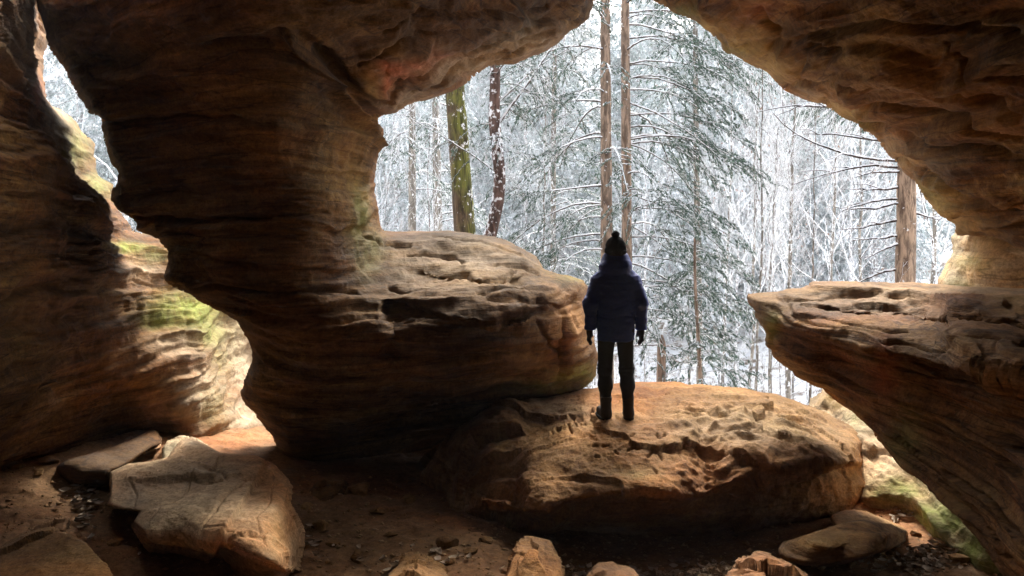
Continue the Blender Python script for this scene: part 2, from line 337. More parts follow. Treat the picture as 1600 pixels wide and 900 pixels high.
wall_l = relief("rock_wall",
    [(-520, -420), (-400, -420), (-260, -420), (-120, -140), (60, -50), (85, 0), (90, 30), (80, 55), (67, 80), (66, 110), (65, 130), (74, 160), (93, 175), (114, 190), (126, 210), (144, 226), (146, 250), (155, 272), (178, 288), (172, 312), (187, 330), (199, 345), (205, 358), (222, 364), (250, 368),
     (300, 380), (400, 420), (520, 440), (540, 600), (530, 720), (420, 790), (250, 820), (0, 880), (-520, 960)],
    [(60, 0, 8.3), (30, 60, 7.4), (60, 60, 8.7), (0, 60, 6.2), (60, 120, 8.8), (-20, -300, 5.5), (-500, -400, 3.8), (120, 200, 9.0), (150, 260, 9.3), (175, 292, 9.5), (200, 352, 9.8), (248, 376, 9.9), (25, 20, 7.2), (0, 10, 6.3), (0, 110, 6.1), (40, 150, 7.2), (0, 200, 5.7), (0, 300, 5.5), (75, 220, 7.2), (60, 280, 6.2), (110, 300, 7.5), (150, 330, 8.0), (130, 390, 7.5), (170, 400, 8.2),
     (210, 420, 8.9), (245, 420, 9.6), (190, 480, 8.3), (240, 560, 8.5), (270, 640, 8.8), (290, 690, 9.0), (0, 450, 5.3), (100, 450, 6.8), (0, 600, 5.8), (100, 600, 7.3), (0, 740, 7.2), (150, 700, 8.2), (250, 700, 9.2), (290, 480, 9.8), (330, 520, 10.4), (360, 500, 12), (380, 560, 13), (345, 600, 10.2), (400, 650, 10.6), (430, 700, 10.4), (350, 690, 9.6), (500, 600, 15), (500, 460, 15), (-300, 300, 4.0), (-300, 0, 3.9), (-500, 900, 5.0)],
    M['left'], roll=(14, .4), back=(260, 1.2), disp=lambda P: sandstone(P, 1.0, 11.7, 5.0, (-.12, .04), .16, .07, .03),
    tint=[(90, 190, 26, 40, 'pale', .7), (110, 230, 30, 40, 'green', .7), (25, 60, 30, 60, 'pale', .6), (15, 110, 24, 30, 'orange', .9), (50, 150, 16, 30, 'red', .5), (150, 290, 26, 22, 'green', .7), (85, 290, 20, 24, 'orange', .7), (200, 385, 36, 10, 'moss', 1), (220, 420, 30, 20, 'pale', .6), (240, 400, 22, 14, 'green', .6),
          (300, 488, 70, 32, 'moss', 1), (330, 520, 36, 30, 'moss', .9), (250, 500, 50, 20, 'moss', .7), (345, 560, 22, 36, 'moss', .6), (350, 520, 30, 40, 'green', .7), (260, 545, 60, 22, 'pale', .8), (310, 620, 50, 50, 'pale', .8), (375, 545, 34, 80, 'pale', 1), (385, 560, 30, 60, 'pale', 1), (380, 660, 50, 40, 'pale', .9), (330, 640, 26, 30, 'green', .5), (180, 560, 60, 40, 'orange', .4), (240, 620, 30, 40, 'orange', .5), (100, 480, 90, 60, 'orange', .35)],  # strong pale here paints light from outside on to the rim and slit
    seed=2)
tag(wall_l, "undulating sandstone wall at the far left, its lit rim streaked with green algae", "rock wall")

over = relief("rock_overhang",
    [(920, -430), (960, -250), (985, -120), (1005, -40), (1020, 0), (1050, 15), (1088, 30), (1110, 45), (1125, 62), (1136, 80), (1165, 95), (1200, 112), (1226, 136), (1258, 153), (1290, 165), (1325, 185), (1365, 210), (1378, 230), (1393, 250), (1415, 268), (1430, 284), (1442, 305), (1462, 325), (1480, 340), (1493, 350), (1496, 366), (1530, 366), (1565, 372), (1600, 388), (1700, 430), (2150, 520), (2150, -430)],
    [(1020, 0, 8.6), (1135, 80, 8.7), (1290, 165, 8.6), (1400, 255, 8.5), (1492, 352, 8.4), (1120, 20, 7.6), (1230, 90, 7.5), (1380, 180, 7.1), (1480, 270, 7.2), (1600, 330, 6.7), (1590, 380, 7.0), (1180, 0, 6.7), (1300, 30, 6.2), (1300, 110, 6.9), (1500, 60, 5.3), (1450, 150, 6.2), (1600, 0, 4.6), (1600, 150, 5.2), (1600, 250, 6.1), (1900, 0, 3.5), (1900, 300, 4.5), (1200, -200, 5.2), (1600, -300, 4), (2100, -400, 3), (2100, 400, 4.5), (950, -350, 6.5), (1000, -120, 8.0)],
    M['over'], roll=(24, .45), back=(220, 1.3), disp=lambda P: sandstone(P, 1.0, 21.3, 4.5, (.22, 0), .075, .10, .03, 1.0, 1.9),
    inner=lambda q, V: cracks(q, V, [[(1200, 78), (1260, 60), (1330, 45), (1480, 35), (1600, 40)], [(1250, 60), (1300, 62)], [(1265, 75), (1310, 78)], [(1230, 130), (1300, 122), (1400, 128), (1480, 150), (1600, 180)], [(1290, 160), (1380, 165), (1460, 185), (1600, 215)], [(1480, 60), (1520, 100), (1580, 125), (1640, 140)], [(1340, 190), (1430, 215), (1520, 235), (1640, 262)], [(1400, 250), (1500, 290), (1600, 330)], [(1180, 20), (1195, 45), (1215, 60)], [(1256, 92), (1262, 130)]], .1, 4.5),
    tint=[(1110, 38, 40, 20, 'ochre', .9), (1205, 105, 50, 24, 'ochre', .8), (1320, 172, 50, 22, 'ochre', .8), (1410, 250, 36, 26, 'ochre', .8), (1470, 318, 40, 26, 'ochre', .8), (1180, 5, 30, 20, 'orange', .8), (1170, 60, 60, 40, 'ochre', .6), (1080, 15, 40, 14, 'green', .5), (1150, 75, 30, 12, 'moss', .6), (1300, 150, 60, 20, 'pale', .5), (1400, 230, 40, 30, 'pale', .5), (1450, 300, 40, 22, 'green', .6), (1350, 190, 50, 18, 'moss', .4), (1500, 340, 60, 22, 'ochre', .5), (1180, 22, 20, 16, 'red', .5), (1430, 130, 140, 60, 'orange', .5), (1560, 190, 80, 30, 'orange', .5), (1350, 60, 90, 20, 'ochre', .3), (1450, 250, 60, 20, 'grey', .4)],  # ochre run along the rim paints its lit edge
    seed=3)
tag(over, "layered sandstone overhang across the upper right, its underside sloping down to the window", "rock overhang")

tan = relief("rock_outcrop", [(1494, 362), (1489, 385), (1484, 400), (1470, 428), (1464, 450), (1470, 540), (1680, 560), (1700, 360), (1640, 340), (1560, 340)],
    [(1490, 380, 9.3), (1470, 440, 9.2), (1540, 400, 8.4), (1600, 400, 8.0), (1580, 450, 8.0), (1520, 520, 8.6), (1680, 400, 7.9), (1680, 550, 7.8)],
    M['pale'], roll=(26, .5), back=(120, 2.0), disp=lambda P: sandstone(P, 1, 33, 3, (.1, 0), .14, .05, .02), tint=[(1520, 410, 40, 20, 'green', .5), (1560, 380, 60, 20, 'ochre', .4), (1500, 450, 30, 20, 'green', .4)], seed=4)
tag(tan, "small tan rock face squeezed between the right ledge and the overhang", "rock")

pale = relief("rock_bank", [(1262, 640), (1284, 612), (1300, 600), (1420, 590), (1700, 690), (1780, 1040), (1600, 1020), (1530, 960), (1470, 910), (1420, 870), (1370, 840), (1320, 830), (1290, 760)],
    [(1290, 620, 10.6), (1330, 650, 9.3), (1350, 700, 8.3), (1345, 780, 7.45), (1400, 784, 7.25), (1470, 832, 6.62), (1540, 882, 6.05), (1420, 720, 7.7), (1500, 780, 6.75), (1600, 850, 6.0), (1600, 700, 7.5), (1440, 620, 9.0), (1780, 990, 5.3), (1700, 700, 7.2), (1400, 840, 7.5), (1470, 890, 6.9), (1560, 950, 6.3), (1345, 830, 7.8)],
    M['pale'], roll=(20, .5), back=(160, 2.0), disp=lambda P: sandstone(P, 1, 37, 4, (.5, 0), .14, .04, .04)+facets(P, 55, 1.2, .04), tint=[(1400, 765, 50, 26, 'moss', 1), (1470, 815, 60, 36, 'moss', 1), (1540, 860, 50, 40, 'moss', 1), (1310, 625, 30, 18, 'ochre', .7), (1400, 700, 60, 40, 'pale', .6), (1350, 660, 30, 26, 'green', .5), (1480, 760, 40, 30, 'green', .5)], seed=5)
tag(pale, "pale sloping bank rock stained green, seen through the gap under the right ledge", "rock")

def shelf_steps(q):
    return 0
shelf = relief("rock_ledge",
    [(1168, 464), (1180, 460), (1205, 457), (1240, 451), (1262, 449), (1272, 445), (1320, 444), (1400, 442), (1470, 446), (1600, 451), (1800, 458), (2150, 480), (2150, 1100), (1700, 1050), (1620, 960), (1566, 893), (1535, 850), (1500, 811), (1470, 780), (1440, 750), (1410, 729), (1392, 704), (1370, 676), (1340, 646), (1302, 616), (1276, 604), (1242, 585), (1216, 564), (1200, 544), (1196, 520), (1182, 494)],
    [(1260, 452, 7.9), (1300, 446, 8.1), (1450, 446, 7.9), (1600, 453, 7.3), (2100, 485, 6), (1180, 472, 7.9), (1240, 490, 7.2), (1290, 520, 6.5), (1380, 530, 6.0), (1450, 500, 6.6), (1500, 550, 5.3), (1600, 520, 5.6), (1600, 585, 4.6), (1400, 480, 7.3), (1210, 530, 7.5), (1290, 605, 7.3), (1280, 560, 6.9), (1340, 600, 6.5), (1400, 620, 6.0), (1400, 690, 6.4), (1480, 640, 5.4), (1500, 760, 5.4), (1600, 700, 4.6), (1560, 880, 4.9), (1600, 850, 4.3), (1900, 600, 3.6), (2100, 900, 3.2), (1700, 1040, 4.2)],
    M['shelf'], step=1.7, inner=lambda q, V: cracks(q, V, [[(1225, 464), (1270, 468), (1330, 466), (1400, 460)], [(1250, 478), (1320, 483), (1380, 482), (1450, 478)], [(1230, 492), (1290, 500), (1350, 512), (1420, 522)], [(1390, 470), (1440, 474), (1540, 470)], [(1370, 530), (1450, 545), (1540, 556), (1640, 565)], [(1440, 500), (1520, 512), (1600, 526), (1700, 530)], [(1470, 503), (1530, 500)], [(1400, 575), (1480, 592), (1600, 612)], [(1250, 555), (1320, 585), (1390, 640)], [(1480, 650), (1560, 690), (1660, 720)]], .045, 1.5),
    roll=(20, .3), back=(150, .5), disp=lambda P: sandstone(P, 1.0, 41.3, 8.0, (.1, -.05), .07, .055, .022, 1.0, 2.6),
    tint=[(1205, 510, 14, 26, 'moss', .6), (1400, 470, 160, 24, 'pale', .45), (1580, 480, 60, 30, 'ochre', .4), (1420, 680, 30, 60, 'green', .4), (1500, 800, 30, 50, 'ochre', .4), (1350, 640, 50, 14, 'ochre', .4), (1385, 580, 20, 60, 'red', .35), (1500, 480, 50, 16, 'red', .3)], extra=lambda q: below(q, None, [(1190, 500), (1230, 508), (1290, 524), (1340, 540), (1420, 556), (1500, 572), (1640, 592), (1800, 600)], .28, 12) + below(q, None, [(1270, 474), (1340, 486), (1420, 492), (1520, 508), (1700, 520)], .08, 4), seed=6)
tag(shelf, "wedge-shaped sandstone ledge pointing left from the right wall with a flat layered top", "rock ledge")

# big boulder under the person, with weathered ridges at the right and letters scratched in its top
STROKES = [[(887, 664), (893, 678)], [(887, 664), (895, 667), (897, 660)], [(897, 660), (901, 668)],
           [(901, 657), (908, 666)], [(901, 657), (909, 654)], [(905, 661), (910, 659)], [(908, 666), (914, 663)],
           [(869, 668), (873, 679)], [(869, 669), (875, 670), (874, 675), (871, 676)], [(862, 673), (864, 680)],
           [(923, 674), (928, 674)], [(922, 681), (928, 681)], [(924, 688), (931, 686)], [(927, 698), (934, 697)], [(942, 699), (951, 698)],
           [(981, 706), (990, 702), (998, 704)], [(1012, 714), (1020, 708), (1028, 711), (1034, 718)], [(930, 716), (936, 716)], [(890, 651), (897, 655)], [(926, 661), (931, 663)], [(960, 708), (966, 712)], [(985, 690), (990, 687)],
           [(1025, 690), (1030, 697), (1037, 694)], [(1020, 730), (1026, 738)], [(962, 655), (969, 658)]]
def boulder_inner(q, V):
    h = np.zeros(len(q))
    d = np.full(len(q), 99.0)
    k = (q[:, 0] > 850) & (q[:, 0] < 1045) & (q[:, 1] > 640) & (q[:, 1] < 745); qq = q[k]; dd = d[k]
    for s in STROKES:
        for a, b in zip(s[:-1], s[1:]):
            a = np.array(a, float); b = np.array(b, float); ab = b-a
            t = np.clip(((qq-a)@ab)/(ab@ab), 0, 1); dd = np.minimum(dd, np.linalg.norm(qq-a-t[:, None]*ab, axis=1))
    d[k] = dd
    h -= .04*np.exp(-(d/1.5)**2)
    # honeycomb weathering: curved ridges on the right half of the top
    m = sstep(1010, 1070, q[:, 0])*sstep(1340, 1230, q[:, 0])*sstep(622, 655, q[:, 1])*sstep(775, 740, q[:, 1])
    P = V.copy(); P[:, 2] *= .6
    w = fbm(P*1.2+3, 3)[:, None]*.5
    r = ridged((P+w)*np.array([1.9, 2.6, 1.5]), 3)
    h += m*(.10*np.clip(r, -.4, 1))
    m2 = sstep(900, 960, q[:, 0])*.3 + .35
    h += (1-m)*m2*.05*fbm(V*3.1+8, 3)
    h += .02*sstep(24, 4, stroke_d(q, [[(868, 676), (912, 660)]]))
    # flaked left face
    m3 = sstep(830, 790, q[:, 0]); h += m3*(facets(V, 14, 2.2, .14)+facets(V, 15, 5, .05))
    return h
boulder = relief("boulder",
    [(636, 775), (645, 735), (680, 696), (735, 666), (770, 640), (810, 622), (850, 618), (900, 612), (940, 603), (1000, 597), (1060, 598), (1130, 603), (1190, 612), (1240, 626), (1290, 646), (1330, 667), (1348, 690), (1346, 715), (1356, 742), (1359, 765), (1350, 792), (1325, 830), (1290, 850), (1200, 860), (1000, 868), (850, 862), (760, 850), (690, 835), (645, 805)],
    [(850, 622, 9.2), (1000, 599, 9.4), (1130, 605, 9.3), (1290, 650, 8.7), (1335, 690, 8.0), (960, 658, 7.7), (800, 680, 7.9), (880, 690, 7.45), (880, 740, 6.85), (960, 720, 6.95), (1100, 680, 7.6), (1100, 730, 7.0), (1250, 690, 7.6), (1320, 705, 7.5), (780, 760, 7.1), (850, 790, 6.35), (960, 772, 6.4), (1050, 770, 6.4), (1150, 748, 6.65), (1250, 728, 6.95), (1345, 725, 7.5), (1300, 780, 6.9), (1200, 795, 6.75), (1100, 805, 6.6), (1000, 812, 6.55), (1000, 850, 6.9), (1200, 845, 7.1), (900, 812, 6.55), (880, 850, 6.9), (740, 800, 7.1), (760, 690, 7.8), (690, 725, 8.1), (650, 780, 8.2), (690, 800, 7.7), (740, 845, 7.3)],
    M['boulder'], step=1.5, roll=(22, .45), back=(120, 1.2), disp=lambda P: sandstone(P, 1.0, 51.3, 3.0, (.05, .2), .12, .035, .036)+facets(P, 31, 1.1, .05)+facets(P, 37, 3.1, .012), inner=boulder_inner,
    extra=lambda q: below(q, None, [(730, 800), (800, 803), (860, 794), (900, 778), (1000, 768), (1060, 778), (1110, 770), (1150, 747), (1200, 736), (1260, 727), (1370, 714)], .34, 10) + .4*sstep(805, 850, q[:, 1]),
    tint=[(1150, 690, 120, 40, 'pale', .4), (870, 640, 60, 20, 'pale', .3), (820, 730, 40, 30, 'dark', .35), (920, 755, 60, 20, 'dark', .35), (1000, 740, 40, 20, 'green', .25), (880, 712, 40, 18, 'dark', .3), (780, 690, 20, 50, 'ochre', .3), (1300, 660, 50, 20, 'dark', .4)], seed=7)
tag(boulder, "large brown boulder the person stands on, ridged on the right, letters scratched in its top", "boulder")

block = relief("boulder",
    [(172, 738), (200, 726), (235, 722), (262, 715), (281, 690), (300, 683), (330, 700), (345, 708), (400, 712), (428, 722), (462, 757), (457, 785), (470, 806), (479, 830), (476, 870), (468, 900), (440, 930), (330, 960), (240, 930), (230, 860), (206, 820), (218, 800), (190, 796), (168, 790), (172, 762)],
    [(200, 730, 7.0), (285, 692, 7.6), (340, 708, 7.2), (430, 726, 6.9), (460, 760, 6.5), (175, 780, 6.3), (215, 800, 6.0), (240, 838, 5.5), (330, 850, 5.25), (440, 872, 5.05), (300, 780, 6.05), (400, 770, 6.15), (420, 820, 5.55), (425, 795, 5.72), (474, 830, 6.15), (462, 880, 5.8), (330, 878, 5.6), (260, 880, 5.9), (460, 895, 5.4), (430, 925, 5.4), (330, 955, 5.6)],
    M['block'], inner=lambda q, V: cracks(q, V, [[(302, 735), (285, 772), (235, 802)], [(345, 712), (335, 735), (355, 745)], [(395, 738), (360, 765), (318, 822), (322, 850)], [(430, 728), (424, 765), (405, 800), (418, 852)], [(200, 748), (215, 775), (208, 800)], [(318, 824), (380, 832), (420, 826)]], .022, 1.1) - .05*sstep(0, 3, (q[:, 0]-390)+.55*(q[:, 1]-760)), step=1.8, roll=(5, .12), back=(90, .9), n=1, disp=lambda P: sandstone(P, .5, 61.3, 6.0, (.3, .5), .05, .03, .03)+facets(P, 9, 1.7, .045)+facets(P, 19, 5, .012),
    extra=lambda q: below(q, None, [(190, 800), (215, 818), (240, 840), (300, 852), (345, 854), (380, 867), (420, 882), (445, 893), (500, 885)], .5, 8, 2),
    tint=[(300, 760, 90, 40, 'pale', .35), (210, 770, 30, 30, 'grey', .5), (440, 830, 20, 50, 'ochre', .3), (300, 692, 18, 8, 'pale', .9)], seed=8)
tag(block, "broad angular tan boulder at the lower left with a broken undercut front edge", "boulder")

shaded_bank = relief("rock_slab", [(84, 738), (100, 722), (150, 706), (200, 688), (236, 672), (250, 680), (250, 694), (228, 706), (190, 732), (172, 742), (174, 775), (165, 800), (112, 806), (100, 776), (97, 755)],
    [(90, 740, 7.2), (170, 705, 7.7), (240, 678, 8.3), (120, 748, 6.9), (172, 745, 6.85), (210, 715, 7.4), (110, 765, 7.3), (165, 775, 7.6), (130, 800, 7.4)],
    M['pillar'], roll=(8, .2), back=(40, .5), disp=lambda P: sandstone(P, .5, 66, 5, (.1, 0), .05, .03, .012), tint=[(150, 730, 60, 20, 'dark', .8)], seed=9)  # dark tint paints the bank's shadowed side
tag(shaded_bank, "shaded side of the ground bank modelled as a dark slab, left of the angular tan boulder", "rock slab")
slab_front = relief("rock_slab", [(-120, 870), (0, 842), (30, 826), (62, 820), (84, 829), (110, 836), (135, 850), (165, 880), (200, 940), (120, 980), (-120, 990)],
    [(-100, 880, 6.0), (0, 846, 6.1), (60, 824, 6.25), (100, 840, 5.9), (0, 900, 5.3), (100, 900, 5.25), (160, 930, 5.0), (0, 980, 4.8)],
    M['boulder'], roll=(4, .05), n=1, back=(50, .4), disp=lambda P: sandstone(P, .6, 71, 3, (.3, .4), .06, .03, .02)+facets(P, 77, 2, .05), seed=10)
tag(slab_front, "smooth flat tan slab in the bottom left corner of the cave floor", "rock slab")
slab_low = relief("rock_slab", [(1217, 858), (1224, 848), (1245, 840), (1290, 826), (1330, 814), (1350, 812), (1392, 818), (1417, 830), (1415, 846), (1385, 862), (1345, 874), (1300, 882), (1255, 882), (1228, 876), (1219, 868)],
    [(1225, 858, 6.0), (1300, 830, 6.2), (1350, 816, 6.4), (1410, 832, 6.4), (1290, 850, 5.85), (1360, 845, 5.95), (1300, 876, 5.9), (1400, 845, 6.2)],
    M['shelf'], step=1.2, n=1, roll=(6, .14), back=(40, .45), disp=lambda P: sandstone(P, .8, 75, 9, (.15, .1), .06, .035, .02), tint=[(1300, 850, 60, 20, 'ochre', .4)], seed=11)
tag(slab_low, "lens-shaped flat rock lying on the floor below the right end of the big boulder, lower of two", "rock slab")
slab_up = relief("rock_slab", [(1297, 812), (1303, 803), (1320, 798), (1342, 797), (1358, 802), (1385, 812), (1412, 824), (1418, 835), (1400, 842), (1340, 830), (1310, 824)],
    [(1300, 812, 6.7), (1340, 800, 6.9), (1350, 815, 6.6), (1410, 830, 6.7)],
    M['boulder'], step=1.2, roll=(6, .12), back=(20, .35), disp=lambda P: sandstone(P, .4, 79, 8, (.1, .1), .05, .03, .012), seed=12)
tag(slab_up, "narrow dark flat rock tucked behind the lens-shaped one at the foot of the big boulder", "rock slab")
small = [
    ([(780, 925), (796, 885), (806, 858), (812, 843), (830, 841), (858, 848), (874, 878), (888, 925)], [(812, 845, 6.0), (850, 852, 5.9), (800, 900, 5.4), (830, 870, 5.55), (880, 910, 5.4)], 'boulder', "pointed tan rock leaning at the bottom edge in front of the big boulder"),
    ([(590, 925), (612, 893), (630, 868), (652, 868), (690, 888), (725, 925)], [(630, 872, 5.9), (650, 870, 5.95), (640, 900, 5.5), (700, 905, 5.5)], 'boulder', "low triangular brown rock at the bottom edge, left of the pointed tan rock"),
    ([(900, 925), (918, 898), (935, 881), (958, 878), (990, 890), (1020, 925)], [(940, 882, 5.8), (960, 905, 5.45), (910, 910, 5.5), (1000, 905, 5.5)], 'floor', "small rounded brown rock at the bottom edge left of the pale leaf litter"),
    ([(1125, 930), (1140, 888), (1155, 872), (1190, 867), (1222, 880), (1255, 905), (1270, 940)], [(1150, 876, 5.85), (1190, 872, 5.9), (1180, 905, 5.45), (1250, 915, 5.4)], 'floor', "flat reddish rock at the bottom edge right of the pale leaf litter"),
    ([(480, 800), (484, 768), (500, 753), (540, 750), (556, 770), (553, 800), (520, 812)], [(490, 770, 7.6), (540, 755, 7.8), (520, 780, 7.4), (520, 806, 7.4)], 'pillar', "dark square block in the shade behind the angular tan boulder"),
    ([(255, 725), (262, 692), (280, 683), (306, 684), (330, 698), (338, 720), (300, 735)], [(262, 700, 8.0), (300, 688, 8.3), (330, 705, 7.9), (290, 720, 7.7)], 'pale', "small pale block perched behind the angular tan boulder"),
    ([(195, 690), (215, 676), (240, 671), (252, 682), (250, 700), (225, 712), (200, 708)], [(200, 690, 8.4), (240, 675, 8.7), (230, 700, 8.1)], 'block', "small wedge of brown rock at the foot of the left wall"),
    ([(-10, 790), (40, 770), (70, 776), (95, 790), (106, 812), (100, 830), (60, 845), (-10, 850)], [(0, 795, 6.9), (60, 780, 6.9), (60, 820, 6.35), (0, 840, 6.2)], 'floor', "crumbling low earth-brown rock at the left edge above the flat slab"),
]
for i, (pg, ct, mt, lb) in enumerate(small):
    o = relief("rock", pg, ct, M[mt], step=1.2, roll=(4, .08), back=(24, .4), n=1, disp=lambda P, i=i: sandstone(P, .7, 90+i*3, 6, (.1, .1), .08, .03, .02)+facets(P, 20+i, 2.5, .13)+facets(P, 40+i, 6, .03), seed=20+i)
    tag(o, lb, "rock")

# cave floor: world height field
def floor_h(x, y):
    c = [(-7, 3, -2.35), (-4.6, 6, -2.3), (-5, 8.5, -2.2), (-3.4, 6.4, -2.5), (-2.5, 5, -2.75), (-2.2, 8.8, -2.72), (0, 4, -2.75), (0, 6.4, -2.72), (1, 6.9, -2.95), (0, 9.5, -2.9), (2.4, 6.2, -2.72), (3.2, 6.3, -2.72), (3.3, 7.2, -2.74), (4, 9, -2.6), (6, 5, -2.8), (-3, 11, -2.9), (2, 11.5, -3.1), (-5, 12, -2.6), (0, 0, -2.7), (0, -5, -2.7), (-3.1, 7.4, -2.55)]
    q = np.stack([x, y], 1)*40
    return tps([(a*40, b*40, z) for a, b, z in c], q)
xs = spaced(-8, 8, -5, 5, .022, .1); ys = spaced(-5.5, 12, 4.6, 10, .022, .15)
X, Yg = np.meshgrid(xs, ys); x = X.ravel(); y = Yg.ravel(); z = floor_h(x, y); P = np.stack([x, y, z], 1)
z = z + .05*fbm(P*1.3, 4) + .022*fbm(P*6, 4) + .03*np.clip(ridged(P*2.2+7, 3)-.35, 0, 1) + .012*np.clip(perlin(P*16), .15, 1)
z -= sstep(10.3, 12, y)*.8
idx = np.arange(len(x)).reshape(len(ys), len(xs))
F = np.stack([idx[:-1, :-1], idx[:-1, 1:], idx[1:, 1:], idx[1:, :-1]], -1).reshape(-1, 4)
fl = link("cave_floor", np_mesh("cave_floor", np.stack([x, y, z], 1), F, M['floor'], attrs={"tint": np.zeros((len(x), 4))})); tag(fl, kind="structure")

# the rest of the cave, round and behind the camera (bedrock slabs)
def slab(name, lo, hi, step=.35, seed=0.0):
    lo = np.array(lo, float); hi = np.array(hi, float); Vs = []; Fs = []; base = 0
    for ax in range(3):
        a, b = [k for k in range(3) if k != ax]
        na = max(2, int((hi[a]-lo[a])/step)+1); nb = max(2, int((hi[b]-lo[b])/step)+1)
        A, B = np.meshgrid(np.linspace(lo[a], hi[a], na), np.linspace(lo[b], hi[b], nb))
        for s in (0, 1):
            V = np.zeros((A.size, 3)); V[:, a] = A.ravel(); V[:, b] = B.ravel(); V[:, ax] = (lo, hi)[s][ax]
            i = np.arange(A.size).reshape(nb, na)
            Fq = np.stack([i[:-1, :-1], i[:-1, 1:], i[1:, 1:], i[1:, :-1]], -1).reshape(-1, 4)
            Vs.append(V); Fs.append(Fq+base); base += len(V)
    V = np.concatenate(Vs); F = np.concatenate(Fs)
    V = V + np.stack([fbm(V*.5+seed, 3), fbm(V*.5+seed+9, 3), fbm(V*.5+seed+5, 3)], 1)*.5 
    o = link(name, np_mesh(name, V, F, M['deep'], attrs={"tint": np.zeros((len(V), 4))})); return tag(o, kind="structure")
slab("cave_ceiling", (-9, -6, 2.7), (9, 3.2, 5), seed=1); slab("cave_ceiling", (-.6, 3.0, 2.75), (9, 4.6, 4.9), seed=6)  # added unseen gap at front left lets sky light on to the block
slab("cave_wall_right", (3.9, -6, -3.5), (6.5, 3.6, 3.2), seed=2)
slab("cave_wall_left", (-8.5, -6, -3.5), (-4.6, 3.4, 3.2), seed=3)
slab("cave_wall_back", (-6, -8, -3.5), (7, -5.2, 3.2), seed=4)

# ------------------------------------------------------------------ snowy ground outside
def hill_h(x, y):
    h = np.interp(y, [-60, 8, 11, 14, 20, 30, 42, 60, 95, 160, 420], [-4.0, -3.6, -3.7, -4.6, -6.8, -8.0, -6.0, 1.5, 17, 34, 60])
    left = sstep(2, -10, x)*sstep(11, 18, y)*sstep(46, 30, y)
    h = h + left*5.2 + sstep(5, 14, x)*sstep(9, 14, y)*sstep(60, 30, y)*1.2
    return h
def ground_z(x, y):
    x = np.atleast_1d(np.float64(x)); y = np.atleast_1d(np.float64(y))
    P = np.stack([x, y, 0*x], 1)
    z = hill_h(x, y) + sstep(10, 20, y)*(.9*fbm(P*.13, 3) + .25*fbm(P*.6, 3) + .06*fbm(P*2.2, 3))
    return z
def snow_material(name, rock=False):
    m, n, b = new_mat(name); L = n.links.new
    g = N(n, "NewGeometry"); ns = N(n, "TexNoise", Scale=1.3, Detail=8.0, Roughness=.7); L(g.outputs["Position"], ns.inputs["Vector"])
    r = ramp(n, [(.36, (.12, .08, .05)), (.43, (.3, .26, .22)), (.5, (.8, .82, .85))]); L(ns.outputs[0], r.inputs[0])
    L(r.outputs[0], b.inputs["Base Color"]); b.inputs["Roughness"].default_value = .8
    bp = N(n, "Bump", Strength=.5, Distance=.08); L(ns.outputs[0], bp.inputs["Height"]); L(bp.outputs[0], b.inputs["Normal"])
    return m
M['snowground'] = snow_material("snow_over_leaf_litter")
xs = np.concatenate([np.linspace(-150, -60, 10)[:-1], np.linspace(-60, 60, 300), np.linspace(60, 150, 10)[1:]])
ys = np.concatenate([np.linspace(-60, 8, 10)[:-1], np.linspace(8, 70, 260), np.linspace(70, 160, 40)[1:]])
X, Yg = np.meshgrid(xs, ys); x = X.ravel(); y = Yg.ravel(); z = ground_z(x, y)
idx = np.arange(len(x)).reshape(len(ys), len(xs))
F = np.stack([idx[:-1, :-1], idx[:-1, 1:], idx[1:, 1:], idx[1:, :-1]], -1).reshape(-1, 4)
tag(link("ground", np_mesh("ground", np.stack([x, y, z], 1), F, M['snowground'])), kind="structure")
def gz(x, y): return float(ground_z(x, y)[0])

